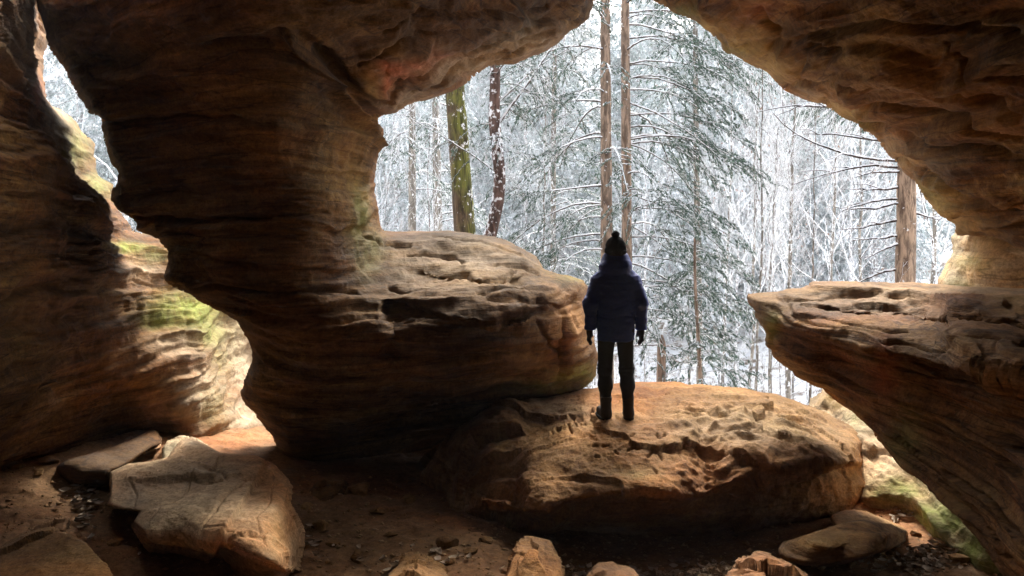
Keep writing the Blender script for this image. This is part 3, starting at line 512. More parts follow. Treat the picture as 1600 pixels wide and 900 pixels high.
# ------------------------------------------------------------------ bark, twigs, needles, snow
def bark_mat(name, dark, light, moss=0.0, snow=.35, stretch=.18, scale=9.0):
    m, n, b = new_mat(name); L = n.links.new
    tc = N(n, "TexCoord"); mp = N(n, "Mapping"); mp.inputs["Scale"].default_value = (scale, scale, scale*stretch); L(tc.outputs["Object"], mp.inputs[0])
    v = N(n, "TexNoise", Scale=1.6, Detail=6.0, Roughness=.72, Distortion=.5); L(mp.outputs[0], v.inputs["Vector"])
    r = ramp(n, [(.40, dark), (.47, tuple(.45*q for q in light)), (.58, light)]); L(v.outputs[0], r.inputs[0]); c = r.outputs[0]
    if moss:
        nm = N(n, "TexNoise", Scale=3.0, Detail=5.0); L(tc.outputs["Object"], nm.inputs["Vector"])
        g0 = N(n, "NewGeometry"); sx = N(n, "SeparateXYZ"); L(g0.outputs["Normal"], sx.inputs[0])
        a = N(n, "Math", operation='MULTIPLY_ADD'); L(sx.outputs[0], a.inputs[0]); a.inputs[1].default_value = .16; L(nm.outputs[0], a.inputs[2])
        mr = N(n, "MapRange"); mr.inputs[1].default_value = .36; mr.inputs[2].default_value = .6; L(a.outputs[0], mr.inputs[0])
        gc = ramp(n, [(.38, (.025, .024, .008)), (.6, (.19, .2, .04))]); L(v.outputs[0], gc.inputs[0])
        c = mixc(n, mr.outputs[0], c, gc.outputs[0])
    # clots of snow blown on to the bark
    ns = N(n, "TexNoise", Scale=11.0, Detail=4.0, Roughness=.6); L(tc.outputs["Object"], ns.inputs["Vector"])
    g = N(n, "NewGeometry"); s = N(n, "SeparateXYZ"); L(g.outputs["Normal"], s.inputs[0])
    a = N(n, "Math", operation='MULTIPLY_ADD'); L(s.outputs[2], a.inputs[0]); a.inputs[1].default_value = .45; L(ns.outputs[0], a.inputs[2])
    mr = N(n, "MapRange"); mr.inputs[1].default_value = .78-.4*snow; mr.inputs[2].default_value = .84-.4*snow; L(a.outputs[0], mr.inputs[0])
    c = mixc(n, mr.outputs[0], c, (.85, .87, .9))
    L(c, b.inputs["Base Color"]); b.inputs["Roughness"].default_value = .9
    bp = N(n, "Bump", Strength=.9, Distance=.03); L(v.outputs[0], bp.inputs["Height"]); L(bp.outputs[0], b.inputs["Normal"])
    return m
def plain_mat(name, col, rough=.85, var=0.0, scale=20.0, bump=0.0, rnd=False):
    m, n, b = new_mat(name); L = n.links.new
    tc = N(n, "TexCoord"); ns = N(n, "TexNoise", Scale=scale, Detail=5.0, Roughness=.65); L(tc.outputs["Object"], ns.inputs["Vector"])
    lo = tuple(c*(1-var) for c in col); hi = tuple(min(1, c*(1+var)) for c in col)
    r = ramp(n, [(.3, lo), (.7, hi)]); L(ns.outputs[0], r.inputs[0]); L(r.outputs[0], b.inputs["Base Color"]); b.inputs["Roughness"].default_value = rough
    if bump:
        bp = N(n, "Bump", Strength=bump, Distance=.01); L(ns.outputs[0], bp.inputs["Height"]); L(bp.outputs[0], b.inputs["Normal"])
    return m
def needle_mat(name, col):
    m = plain_mat(name, col, .8, .45, 3.0)
    n = m.node_tree; b = n.nodes["Principled BSDF"]; b.inputs["Subsurface Weight"].default_value = 0
    return m
M['bark_moss'] = bark_mat("mossy_bark", (.05, .03, .018), (.17, .12, .07), moss=1.0, snow=.42)
M['bark_brown'] = bark_mat("brown_bark", (.12, .08, .055), (.36, .26, .19), snow=.35)
M['bark_dark'] = bark_mat("dark_reddish_bark", (.05, .03, .024), (.16, .1, .08), snow=.55)
M['bark_red'] = bark_mat("reddish_bark", (.1, .06, .04), (.42, .30, .21), snow=.3)
M["bark_rime_haze"] = bark_mat("rime_haze_bark", (.3, .28, .27), (.5, .48, .47), snow=.7)  # rime paled further, distance haze put into the bark colour
M['bark_grey'] = bark_mat("grey_bark", (.12, .1, .08), (.28, .25, .21), snow=.5)
M['twig'] = bark_mat("twig_bark_under_snow", (.045, .035, .03), (.13, .1, .08), snow=1.15, scale=4)
M['twig_dark'] = bark_mat("dead_branch_bark", (.02, .014, .012), (.07, .05, .04), snow=.5, scale=4)
M['branch'] = bark_mat('branch_bark_with_snow_on_top', (.035, .026, .02), (.11, .08, .06), snow=.85, scale=4)
M['needle'] = needle_mat("hemlock_needles", (.065, .115, .082))
M['needle_far'] = needle_mat("rime_haze_needles", (.34, .41, .41))  # lightened so the colour carries distance haze besides rime
M['dryleaf'] = plain_mat("withered_beech_leaves", (.3, .2, .15), .8, .3, 5)
M['snow'] = plain_mat("clinging_snow", (.87, .89, .92), .75, .05, 8.0)

# ------------------------------------------------------------------ mesh collectors
class Tubes:
    def __init__(s): s.V = []; s.F = []; s.n = 0
    def add(s, P, R, k=6, wob=0.0, seed=0):
        P = np.asarray(P, float); m = len(P); R = np.broadcast_to(np.asarray(R, float), (m,))
        T = np.gradient(P, axis=0); T /= np.maximum(np.linalg.norm(T, axis=1)[:, None], 1e-9)
        ref = np.array([1., 0, 0]) if abs(T[0, 2]) > .8 else np.array([0, 0, 1.])
        U = np.cross(T, ref); U /= np.maximum(np.linalg.norm(U, axis=1)[:, None], 1e-9); W = np.cross(U, T)
        a = np.arange(k)/k*2*np.pi
        ring = P[:, None] + R[:, None, None]*(np.cos(a)[None, :, None]*U[:, None]+np.sin(a)[None, :, None]*W[:, None])
        V = ring.reshape(-1, 3)
        if wob:
            f = np.array([5., 5., 1.1])
            d = V-np.repeat(P, k, axis=0); V = V + d*(wob*fbm(V*f*1.6+seed, 4)[:, None])
        i = np.arange(m*k).reshape(m, k); j = np.roll(i, -1, axis=1)
        s.F.append(np.stack([i[:-1], j[:-1], j[1:], i[1:]], -1).reshape(-1, 4)+s.n); s.V.append(V); s.n += len(V)
    def build(s, name, mat, parent=None):
        return link(name, np_mesh(name, np.concatenate(s.V), np.concatenate(s.F), mat), parent)
def quads(C, A, B):
    """quads centred at C with half axes A, B"""
    V = np.stack([C-A, C-B*1.0, C+A, C+B*1.0], 1).reshape(-1, 3)
    F = np.arange(len(V)).reshape(-1, 4); return V, F
def spray(rs, C, D, size, droop=.35, n_snow=.5, aspect=.33):
    """needle tufts at C growing along D, some carrying snow just above; returns V, F, material index"""
    n = len(C)
    D = D + rs.normal(size=(n, 3))*.33; D[:, 2] -= droop; D /= np.linalg.norm(D, axis=1)[:, None]
    s = size*rs.uniform(.5, 1.4, n)[:, None]
    U = rs.normal(size=(n, 3)); U[:, 2] += .9*np.sign(rs.normal(size=n)) ; S = np.cross(D, U); S /= np.linalg.norm(S, axis=1)[:, None]
    V1, F1 = quads(C, D*s, S*s*aspect)
    k = rs.uniform(size=n) < n_snow
    Cs = C[k] + np.array([0, 0, 1.])*s[k]*.16; V2, F2 = quads(Cs, D[k]*s[k]*.8, np.cross(D[k], rs.normal(size=(k.sum(), 3))*.5+np.array([0, 0, 1.]))*s[k]*aspect*.9)
    return np.concatenate([V1, V2]), np.concatenate([F1, F2+len(V1)]), np.concatenate([np.zeros(len(F1)), np.ones(len(F2))])
def along(P, t):
    """points and tangents on polyline P at parameters t in 0..1"""
    m = len(P)-1; u = np.clip(t, 0, .9999)*m; i = u.astype(int); f = (u-i)[:, None]
    return P[i]*(1-f)+P[i+1]*f, (P[i+1]-P[i])/np.maximum(np.linalg.norm(P[i+1]-P[i], axis=1)[:, None], 1e-9)
def branch_path(rs, p, az, L, rise=.35, sag=.9, n=9, wig=.05):
    t = np.linspace(0, 1, n); d = np.array([math.cos(az), math.sin(az), 0])
    P = p + d[None]*(L*t)[:, None]; P[:, 2] += L*(rise*t - sag*t*t)
    P[1:] += np.cumsum(rs.normal(size=(n-1, 3))*wig*L/n, axis=0)*1.2
    return P

def conifer(name, label, cat, group, loc, H, r0, seed, z0, z1, nb, L, bark, needle=None, size=.05, dens=26, sagr=(.5, 1.0), snow=.5, bare=.25, path=None, az_ok=None, extra=None, twigs=9, k=9, leafmul=1.0):
    rs = np.random.RandomState(seed); root = empty(name, loc); tag(root, label, cat, group)
    n = 60 if H < 30 else 40; t = np.linspace(0, 1, n)
    TP = np.stack([.06*np.sin(t*5+seed)+0*t, .05*np.cos(t*4+seed), t*H], 1)
    if path is not None: TP = path(t)
    R = r0*(1-.55*t)*(1+.5*np.exp(-t*40))
    tr = Tubes(); tr.add(TP, R, 16 if H*r0 > 1 else 9, .16, seed); tr.build("trunk", M[bark], root)
    br = Tubes(); Vs = []; Fs = []; Ms = []; nv = 0
    def foliate(P, Lb, frac, count, sz):
        nonlocal nv
        if count < 1: return
        tt = frac+(1-frac)*rs.uniform(size=int(count))**.8
        C, D = along(P, tt); C = C + rs.normal(size=C.shape)*sz*.35
        V, F, m = spray(rs, C, D, sz, .3, snow); Vs.append(V); Fs.append(F+nv); Ms.append(m); nv += len(V)
    paths = []
    for i in range(nb):
        z = z0 + (z1-z0)*(i+rs.uniform(.1, .9))/nb; az = rs.uniform(0, 2*np.pi)
        if az_ok is not None:
            for _ in range(20):
                if az_ok(az): break
                az = rs.uniform(0, 2*np.pi)
        p = np.array([np.interp(z, TP[:, 2], TP[:, 0]), np.interp(z, TP[:, 2], TP[:, 1]), z])
        Lb = L(z/H)*rs.uniform(.7, 1.25)
        paths.append((p, az, Lb, rs.uniform(.2, .5), rs.uniform(*sagr)))
    for e in (extra or []): paths.append(e)
    for p, az, Lb, rise, sag in paths:
        P = branch_path(rs, np.array(p, float), az, Lb, rise, sag)
        rb = max(.008, r0*(.2 if needle is None else .14)*min(1, Lb/2.2))
        br.add(P, np.linspace(rb, rb*.25, len(P)), 5)
        for j in range(int(twigs*Lb/1.6)+2):
            tj = rs.uniform(bare, 1); C, D = along(P, np.array([tj])); side = rs.choice([-1, 1])
            a2 = math.atan2(D[0, 1], D[0, 0]) + side*rs.uniform(.4, 1.1); L2 = Lb*.42*(1.15-tj)*rs.uniform(.6, 1.3)+.12
            Q = branch_path(rs, C[0], a2, L2, rs.uniform(-.1, .15), rs.uniform(.3, .9), 5, .12)
            br.add(Q, np.linspace(rb*.35, rb*.12, 5), 3)
            foliate(Q, L2, .12, dens*L2*leafmul, size)
        foliate(P, Lb, bare+.1, dens*Lb*.5*leafmul, size)
    br.build("branches", M['branch' if needle is None else 'twig'], root)
    if Vs:
        link("foliage", np_mesh("foliage", np.concatenate(Vs), np.concatenate(Fs), [M[needle or 'needle'], M['snow']], smooth=False, midx=np.concatenate(Ms)), root)
    return root

def bare_tree(name, label, cat, group, loc, H, r0, seed, bark='bark_grey', lean=(0, 0), levels=4, spread=.55, start=.25, nb=16, leaves=0):
    rs = np.random.RandomState(seed); root = empty(name, loc); tag(root, label, cat, group)
    tr = Tubes(); br = Tubes(); tips = []
    n = 24; t = np.linspace(0, 1, n); W = np.cumsum(rs.normal(size=(n, 2))*.012*H/6, axis=0)
    P = np.stack([W[:, 0]+lean[0]*H*t, W[:, 1]+lean[1]*H*t, t*H], 1)
    tr.add(P, np.linspace(r0, r0*.18, n), 8, .15, seed); tr.build("trunk", M[bark], root)
    def grow(P, r, L, lev):
        cnt = {0: nb, 1: 6, 2: 4, 3: 3}[lev]
        for i in range(cnt):
            t0 = (start if lev == 0 else .2) + (1-(start if lev == 0 else .2))*((i+rs.uniform())/cnt)
            C, D = along(P, np.array([t0])); d = D[0]
            v = rs.normal(size=3); v -= v.dot(d)*d; v /= np.linalg.norm(v)
            a = rs.uniform(.5, 1.0)*spread*1.6; nd = d*math.cos(a)+v*math.sin(a); nd[2] += .15
            Lb = L*rs.uniform(.3, .55)*(1.15-.6*t0); m = 6
            tt = np.linspace(0, 1, m)[:, None]; Q = C[0]+nd*Lb*tt; Q[:, 2] += .12*Lb*tt[:, 0]**2; Q[1:] += np.cumsum(rs.normal(size=(m-1, 3))*.03*Lb, axis=0)
            rb = max(.004, r*.42*(1.1-.5*t0)); br.add(Q, np.linspace(rb, rb*.4, m), 4 if lev < 2 else 3)
            if lev+1 < levels: grow(Q, rb, Lb*1.25, lev+1)
            elif leaves: tips.append(Q[-1])
    grow(P, r0*.8, H*.62, 0)
    br.build("branches", M['twig'], root)
    if leaves and tips:
        tp = np.array(tips); tp = tp[rs.randint(len(tp), size=leaves)] + rs.normal(size=(leaves, 3))*.06
        V, F, m = spray(rs, tp, rs.normal(size=tp.shape), .045, .3, .6, .6)
        link("foliage", np_mesh("foliage", V, F, [M['dryleaf'], M['snow']], smooth=False, midx=m), root)
    return root
def copy_tree(o, loc, rz, sc, label=None, group=None):
    c = o.copy(); COL.objects.link(c); c.location = loc; c.rotation_euler = (0, 0, rz); c.scale = (sc, sc, sc)
    if label: c["label"] = label
    if group: c["group"] = group
    for ch in list(o.children):
        d = ch.copy(); COL.objects.link(d); d.parent = c
    return c
def base(px, Y):
    x = (px-CX)/FPX*Y; return (x, Y, gz(x, Y)-.15)

# ---- the trees one can tell apart, nearest first
def straight(x0, x1, H, y=0, bow=0):
    return lambda t: np.stack([x0+(x1-x0)*t+bow*np.sin(t*np.pi), 0*t+y, t*H], 1)
b = base(738, 14)   # mossy trunk
H = 13.; conifer("mossy_tree", "thick moss-green trunk rising behind the left ledge, flecked with snow", "tree", None, b, H, .225, 3, 8.5, 12.5, 14, lambda u: 1.6, 'bark_moss', size=.05, dens=30, path=straight(.16, -.75, H))
b = base(770, 13)
H = 11.
def crooked(t): return np.stack([.02+.07*np.sin(t*16)+.05*np.sin(t*31+1), .05*np.cos(t*11), t*H], 1)
tdark = conifer("crooked_tree", "crooked dark reddish tree clotted with snow, right of the mossy trunk", "tree", None, b, H, .13, 5, 5.2, 10.5, 34, lambda u: 1.0, 'bark_dark', size=.03, dens=50, snow=.75, path=crooked, bare=.1,
    extra=[((0, 0, 5.6), .2, 2.4, 1.35, -.3), ((0, 0, 5.0), 2.9, 1.5, .7, .1), ((0, 0, 6.0), .5, 1.8, .9, .2)])
Y = 16.; b = base(950, Y); zl = lambda py: (HZ-py)/FPX*Y - b[2]
H = 17.
rsz = np.random.RandomState(4)
ex = []
for py, L_, side, rise, sag in [(78, 2.2, -1, .1, .45), (160, 2.3, -1, .12, .3), (215, 2.1, -1, .15, .7), (290, 2.4, -1, -.02, .05), (322, 1.6, -1, .25, 1.0), (400, 2.7, -1, .1, .5), (450, 1.9, -1, .25, .95), (598, 2.0, -1, .25, .8), (628, 1.6, -1, .1, 1.6), (330, 1.2, -1, .5, 1.7)]:
    ex.append(((0, 0, zl(py*.999 if py < 330 else 330+(py-330)*.5)), math.pi+rsz.uniform(-.45, .45), L_, rise, sag))
conifer("hemlock_tree", "left of two slim straight hemlock trunks standing side by side behind the person", "tree", None, b, H, .14, 7, zl(430), zl(-250), 20, lambda u: 2.7*(1.05-u*.6), 'bark_brown', size=.032, dens=85, sagr=(.6, 1.0), snow=.4, bare=.38,
    path=straight(0, -.1, H), az_ok=lambda a: math.cos(a) < .3, extra=ex)
b = base(982, 16.4); H = 17.
ex = []
for py, L_, rise, sag, az in [(20, 2.6, .1, .15, 0), (38, 2.2, .0, .3, .3), (120, 2.3, -.1, .3, -.2), (215, 2.6, .25, .5, .2), (218, 3.0, .25, .55, -.15), (225, 2.0, -.2, .7, .1), (300, 2.6, -.3, .35, .2), (350, 1.9, -.4, .6, -.3), (410, 2.2, -.1, .8, 0), (480, 2.1, 0, .4, .4), (160, 2.4, -.3, .4, -.5)]:
    ex.append(((0, 0, (HZ-py)/FPX*16.4-b[2]), az, L_, rise, sag))
for az, py in [(.1, 60), (-.25, 100), (.3, 140), (-.1, 180), (.2, 330), (-.3, 370), (.0, 440), (.25, 500), (-.2, 540)]:
    ex.append(((0, 0, (HZ-py)/FPX*16.4-b[2]), az, 2.5, .2, .55))
conifer("hemlock_tree", "right of two slim straight hemlock trunks behind the person, long drooping branches to the right", "tree", None, b, H, .125, 8, zl(480), zl(-250), 22, lambda u: 2.9*(1.05-u*.6), 'bark_brown', size=.032, dens=100, sagr=(.6, 1.0), snow=.38, bare=.28,
    path=straight(0, -.12, H), az_ok=lambda a: math.cos(a) > -.1, extra=ex)
# young hemlock low in the window, right of the person
b = base(1090, 14.5); conifer("young_hemlock", "low young hemlock with snowy drooping sprays, right of the person's legs", "tree", None, b, 4.4, .05, 19, .8, 4.2, 34, lambda u: 1.45*(1.1-u*.7), 'bark_brown', size=.034, dens=75, sagr=(.3, .6), snow=.55, bare=.2)
# broken stub
b = base(1028, 14); st = empty("tree_stump", b); tag(st, "short broken brown tree trunk beside the person's right hand", "tree stump")
tb = Tubes(); hz = at(0, 520, 14)[2]-b[2]; tt = np.linspace(0, 1, 24); tb.add(np.stack([.02+.05*tt, 0*tt, tt*hz], 1), np.concatenate([np.linspace(.1, .075, 22), [.05, .002]]), 12, .2, 3); tb.build("trunk", M['bark_brown'], st)
tb = Tubes(); rs9 = np.random.RandomState(9)
for zz, az, L_ in [(hz*.9, 0, .5), (hz*.8, 2.6, .7), (hz*.7, .4, .8), (hz*.95, 3.4, .4)]: tb.add(branch_path(rs9, np.array([.05, 0, zz]), az, L_, .5, .3), np.linspace(.016, .005, 9), 5)
tb.build("branches", M['twig'], st)
# right tree with dead branches
b = base(1412, 14); root = empty("dead_branched_tree", b); tag(root, "straight reddish-brown tree at the right of the window with long bare dead branches", "tree")
H = 14.; tt = np.linspace(0, 1, 50); tb = Tubes(); tb.add(np.stack([-.03+.22*tt, 0*tt, tt*H], 1), np.linspace(.185, .11, 50), 18, .12, 5); tb.build("trunk", M['bark_red'], root)
z_ = lambda py: (HZ-py)/FPX*14-b[2]
for (py, L_, rise, sag, az) in [(220, 1.7, .08, .0, 2.9), (252, 2.4, -.05, -.45, 3.3), (262, 1.9, .15, .35, 3.0), (268, 1.0, .1, .2, 3.4), (290, 1.15, -.12, .0, 3.2), (310, 1.05, -.05, .2, 2.9), (316, 1.3, -.25, -.15, 3.2), (366, .95, -.1, .05, 3.1), (378, .8, -.3, .1, 3.3), (420, .9, -.1, .3, 3.0), (170, 2.6, .1, .15, 3.1), (120, 2.0, .1, .2, .3), (60, 2.0, .1, .2, 3.3), (330, .7, -.1, .1, .2), (340, 1.1, -.3, -.1, 3.0)]:
    tb = Tubes(); P = branch_path(rs9, np.array([.02, 0, z_(py)]), az, L_, rise, sag, 12, .09); tb.add(P, np.linspace(.034, .008, 12), 6)
    for q in range(3):
        C, D = along(P, np.array([rs9.uniform(.35, .9)])); a2 = az+rs9.choice([-1, 1])*rs9.uniform(.3, .8); Q = branch_path(rs9, C[0], a2, L_*rs9.uniform(.15, .4), rs9.uniform(-.2, .5), .3, 5, .1); tb.add(Q, np.linspace(.013, .005, 5), 4)
    tb.build("branch", M['twig_dark'], root)
conifer("hemlock_tree", "hemlock with green sprays hanging just under the overhang, upper right of the window", "tree", None, base(1420, 18), 14, .1, 31, 7.5, 13, 44, lambda u: 2.4, 'bark_grey', size=.036, dens=110, sagr=(.3, .6), snow=.45, bare=.2)
conifer("hemlock_tree", "dark green hemlock filling the upper right of the twin trunks", "tree", None, base(1090, 19), 17, .09, 33, 9.5, 16, 46, lambda u: 2.4*(1.1-.6*u), 'bark_grey', size=.04, dens=55, sagr=(.4, .8), snow=.8, bare=.12)
conifer("hemlock_tree", "grey-green hemlock filling the gap left of the twin trunks", "tree", None, base(868, 20), 16, .09, 34, 4, 15.5, 60, lambda u: 2.1*(1.15-.6*u), 'bark_grey', size=.04, dens=42, sagr=(.4, .8), snow=.9, bare=.12)

# pale trunks behind
for px, Y_, r_, ln, lb, sd_ in [(644, 22, .13, .0, "pale straight grey trunk left of the mossy one", 41), (690, 27, .19, -.02, "hazy grey-brown trunk just left of the mossy one", 42)]:
    conifer("bare_trunk_tree", lb, "tree", None, base(px, Y_), 15, r_, sd_, 6, 14, 26, lambda u: 1.9, 'bark_grey', size=.05, dens=30, snow=.7, bare=.2, path=straight(0, ln*15, 15))
saps = [(1228, 19, 8.5, .07, "slim bare grey tree forking above the right ledge"), (1182, 17, 8.0, .035, "thin bare sapling just left of the right ledge's tip"), (1165, 21, 9, .05, "thin bare tree behind the sapling at the right ledge's tip"), (1128, 24, 9, .06, "faint slim bare tree midway between hemlocks and right ledge"),
        (1290, 24, 9, .08, "bare spreading tree behind the right ledge"), (620, 15, 4.2, .025, "thin dark leaning sapling at the left edge of the window"), (663, 18, 5, .018, "thin whip-like sapling left of the mossy trunk"), (1260, 15, 4.6, .03, "small snowy sapling under the right ledge's tip"), (1205, 18, 5.5, .05, "bent pale tree stem low in the window under the ledge's tip"),
        (1340, 22, 9, .06, "bare frosted tree left of the dead-branched tree"), (1455, 20, 9, .07, "bare frosted tree right of the dead-branched tree"), (835, 17, 6, .035, "slender leaning frosted tree left of the twin trunks")]
for i, (px, Y_, H_, r_, lb) in enumerate(saps):
    bare_tree("bare_tree", lb, "tree", None, base(px, Y_), H_+2.5, r_*1.1, 100+i*3, 'bark_grey' if i not in (5, 6) else 'bark_dark', lean=((-.1 if i == 5 else .02), 0), levels=3 if r_ < .03 else 4, nb=14, start=.3, leaves=250 if i in (3, 0, 9) else 0)

# ---- copies: understorey, mid and far forest
protoB = [bare_tree("bare_tree", "bare frosted tree lost among the others on the far slope", "tree", "bare frosted trees of the far slope", base(p_, y_), 10, .08, s_, 'bark_rime_haze', levels=4, nb=18, spread=.6, start=.2) for p_, y_, s_ in [(1150, 31, 201), (1010, 33, 202), (640, 34, 203)]]
protoC = [conifer("snowy_conifer", "snow-laden conifer standing among the others on the far slope", "tree", "snowy conifers of the far slope", base(p_, y_), 15, .16, s_, 1.2, 14.8, 120, lambda u: 3.4*(1.08-u), 'bark_rime_haze', 'needle_far', size=.095, dens=24, sagr=(.3, .7), snow=1.0, bare=.1, twigs=6) for p_, y_, s_ in [(880, 44, 211), (1300, 46, 212), (1120, 52, 213)]]
protoS = [bare_tree("snowy_shrub", "low snow-covered shrub among the others in the hollow below the cave", "shrub", "snowy shrubs below the cave", base(p_, y_), 3.2, .03, s_, 'bark_grey', levels=3, nb=16, spread=.8, start=.05) for p_, y_, s_ in [(1080, 19, 221), (1190, 23, 222)]]
rs = np.random.RandomState(77)
def scatter(protos, n, y0, y1, x0, x1, smin, smax):
    for i in range(n):
        for _ in range(30):
            Y_ = y0+(y1-y0)*rs.uniform()**.8; px = rs.uniform(x0, x1); 
            if not (1380 < px < 1450 and Y_ < 15.5): break
        s = rs.uniform(smin, smax); b_ = base(px, Y_)
        copy_tree(protos[i % len(protos)], b_, rs.uniform(0, 6.28), s)
scatter(protoC, 85, 36, 100, 560, 1560, .7, 1.35)
scatter(protoC, 16, 30, 90, 0, 300, .7, 1.3)
scatter(protoB, 22, 24, 80, 620, 1560, .6, 1.2)
scatter(protoB, 8, 16, 50, 0, 260, .7, 1.2)
scatter(protoS, 60, 15.5, 34, 580, 1400, .6, 1.5)

# ------------------------------------------------------------------ the misty winter air
hz_m = bpy.data.materials.new("misty_air"); hz_m.use_nodes = True; hn = hz_m.node_tree
hn.nodes.remove(hn.nodes["Principled BSDF"]); pv = hn.nodes.new("ShaderNodeVolumePrincipled"); pv.inputs["Color"].default_value = (.93, .95, 1, 1); pv.inputs["Density"].default_value = .001; pv.inputs["Anisotropy"].default_value = .2
hn.links.new(pv.outputs[0], hn.nodes["Material Output"].inputs["Volume"])
hv = np.array([[x_, y_, z_v] for x_ in (-152, 152) for y_ in (-62, 162) for z_v in (-13, 46)], float)
hf = np.array([[0, 1, 3, 2], [4, 6, 7, 5], [0, 4, 5, 1], [2, 3, 7, 6], [0, 2, 6, 4], [1, 5, 7, 3]])
tag(link("haze", np_mesh("haze", hv, hf, hz_m, smooth=False)), kind="stuff")
scatter(protoC, 9, 22, 36, -60, 250, .5, .9)

# ------------------------------------------------------------------ the person (signed distance fields meshed with surface nets)
def surf_nets(f, lo, hi, h):
    ax = [np.arange(lo[k], hi[k]+h, h) for k in range(3)]; sh = tuple(len(a) for a in ax)
    G = np.stack(np.meshgrid(*ax, indexing='ij'), -1).reshape(-1, 3); v = f(G).reshape(sh)
    c = v < 0
    cs = [c[i:sh[0]-1+i, j:sh[1]-1+j, k:sh[2]-1+k] for i in (0, 1) for j in (0, 1) for k in (0, 1)]
    s = sum(a.astype(int) for a in cs); act = (s > 0) & (s < 8); ids = -np.ones(act.shape, dtype=np.int64); ids[act] = np.arange(act.sum())
    ci = np.argwhere(act); acc = np.zeros((len(ci), 3)); cnt = np.zeros(len(ci))
    corners = [(i, j, k) for i in (0, 1) for j in (0, 1) for k in (0, 1)]
    for a in corners:
        for d in range(3):
            if a[d] == 0:
                b = list(a); b[d] = 1
                va = v[ci[:, 0]+a[0], ci[:, 1]+a[1], ci[:, 2]+a[2]]; vb = v[ci[:, 0]+b[0], ci[:, 1]+b[1], ci[:, 2]+b[2]]
                m = (va < 0) != (vb < 0); t = np.where(m, va/(va-vb+1e-12), 0)
                p = np.array(a, float)[None]+np.zeros((len(ci), 3)); p[:, d] += t
                acc[m] += p[m]; cnt[m] += 1
    V = np.array(lo)+(ci+acc/cnt[:, None])*h; F = []
    for d in range(3):
        u, w = [(1, 2), (2, 0), (0, 1)][d]
        sl0 = [slice(None)]*3; sl1 = [slice(None)]*3; sl0[d] = slice(0, -1); sl1[d] = slice(1, None)
        a = c[tuple(sl0)]; b = c[tuple(sl1)]; E = np.argwhere(a != b)
        E = E[(E[:, u] > 0) & (E[:, w] > 0) & (E[:, u] < sh[u]-1) & (E[:, w] < sh[w]-1)]
        flip = a[E[:, 0], E[:, 1], E[:, 2]]
        def g(du, dw):
            q = E.copy(); q[:, u] += du; q[:, w] += dw; return ids[q[:, 0], q[:, 1], q[:, 2]]
        Q = np.stack([g(-1, -1), g(0, -1), g(0, 0), g(-1, 0)], 1); Q[~flip] = Q[~flip][:, ::-1]; F.append(Q)
    return V, np.concatenate(F)
def cone(p, a, b, ra, rb):
    a = np.array(a, float); b = np.array(b, float); ab = b-a; t = np.clip(((p-a)@ab)/(ab@ab), 0, 1)
    return np.linalg.norm(p-a-t[:, None]*ab, axis=1)-(ra+(rb-ra)*t)
def ell(p, c, r):
    r = np.array(r, float); q = (p-np.array(c))/r; k = np.linalg.norm(q, axis=1); return (k-1)*r.min()*.9 if False else (k-1)*np.minimum.reduce(r)
def smin(a, b, k):
    h = np.clip(.5+.5*(b-a)/k, 0, 1); return b+(a-b)*h-k*h*(1-h)
def sm(lst, k):
    d = lst[0]
    for e in lst[1:]: d = smin(d, e, k)
    return d
FT = {-1: (-.1, -.03), 1: (.12, .01)}
def legs(p, r):
    out = []
    for s, hx, kx in ((-1, -.095, -.104), (1, .095, .108)):
        fx = FT[s][0]; fy = FT[s][1]
        out.append(sm([cone(p, (hx*.9, 0, .86), (kx, .02, .47), .086+r, .064+r), cone(p, (kx, .02, .47), (kx+(fx-kx)*.4, -.015, .33), .062+r, .062+r), cone(p, (kx+(fx-kx)*.4, -.015, .33), (fx, fy-.01, .1), .06+r, .045+r)], .04))
    return out
def hand(p, s, r=0.0):
    """five bent fingers round a palm; s = side"""
    w = np.array([s*.25, .015, .875]); pal = np.array([s*.252, .03, .805]); k = [ell(p, (w+pal)/2, (.026+r, .042+r, .06+r))]
    for j, (dy, L1) in enumerate([(.038, .07), (.014, .078), (-.01, .073), (-.033, .058)]):
        b0 = pal+np.array([0, dy, -.015]); b1 = b0+np.array([s*.004, .006, -L1*.5]); b2 = b1+np.array([-s*.018, .012, -L1*.45]); k.append(smin(cone(p, b0, b1, .0125+r, .0115+r), cone(p, b1, b2, .0115+r, .0095+r), .006))
    d = k[0]
    for e in k[1:]: d = smin(d, e, .012)
    t0 = w+np.array([-s*.004, .045, -.02]); t1 = t0+np.array([-s*.012, .03, -.035]); t2 = t1+np.array([-s*.01, .004, -.028])
    return smin(d, smin(cone(p, t0, t1, .015+r, .013+r), cone(p, t1, t2, .013+r, .01+r), .008), .014)
ARM = lambda s: ((s*.165, -.01, 1.315), (s*(.238 if s > 0 else .25), -.04 if s > 0 else -.06, 1.12), (s*(.25 if s > 0 else .243), .01, .89))
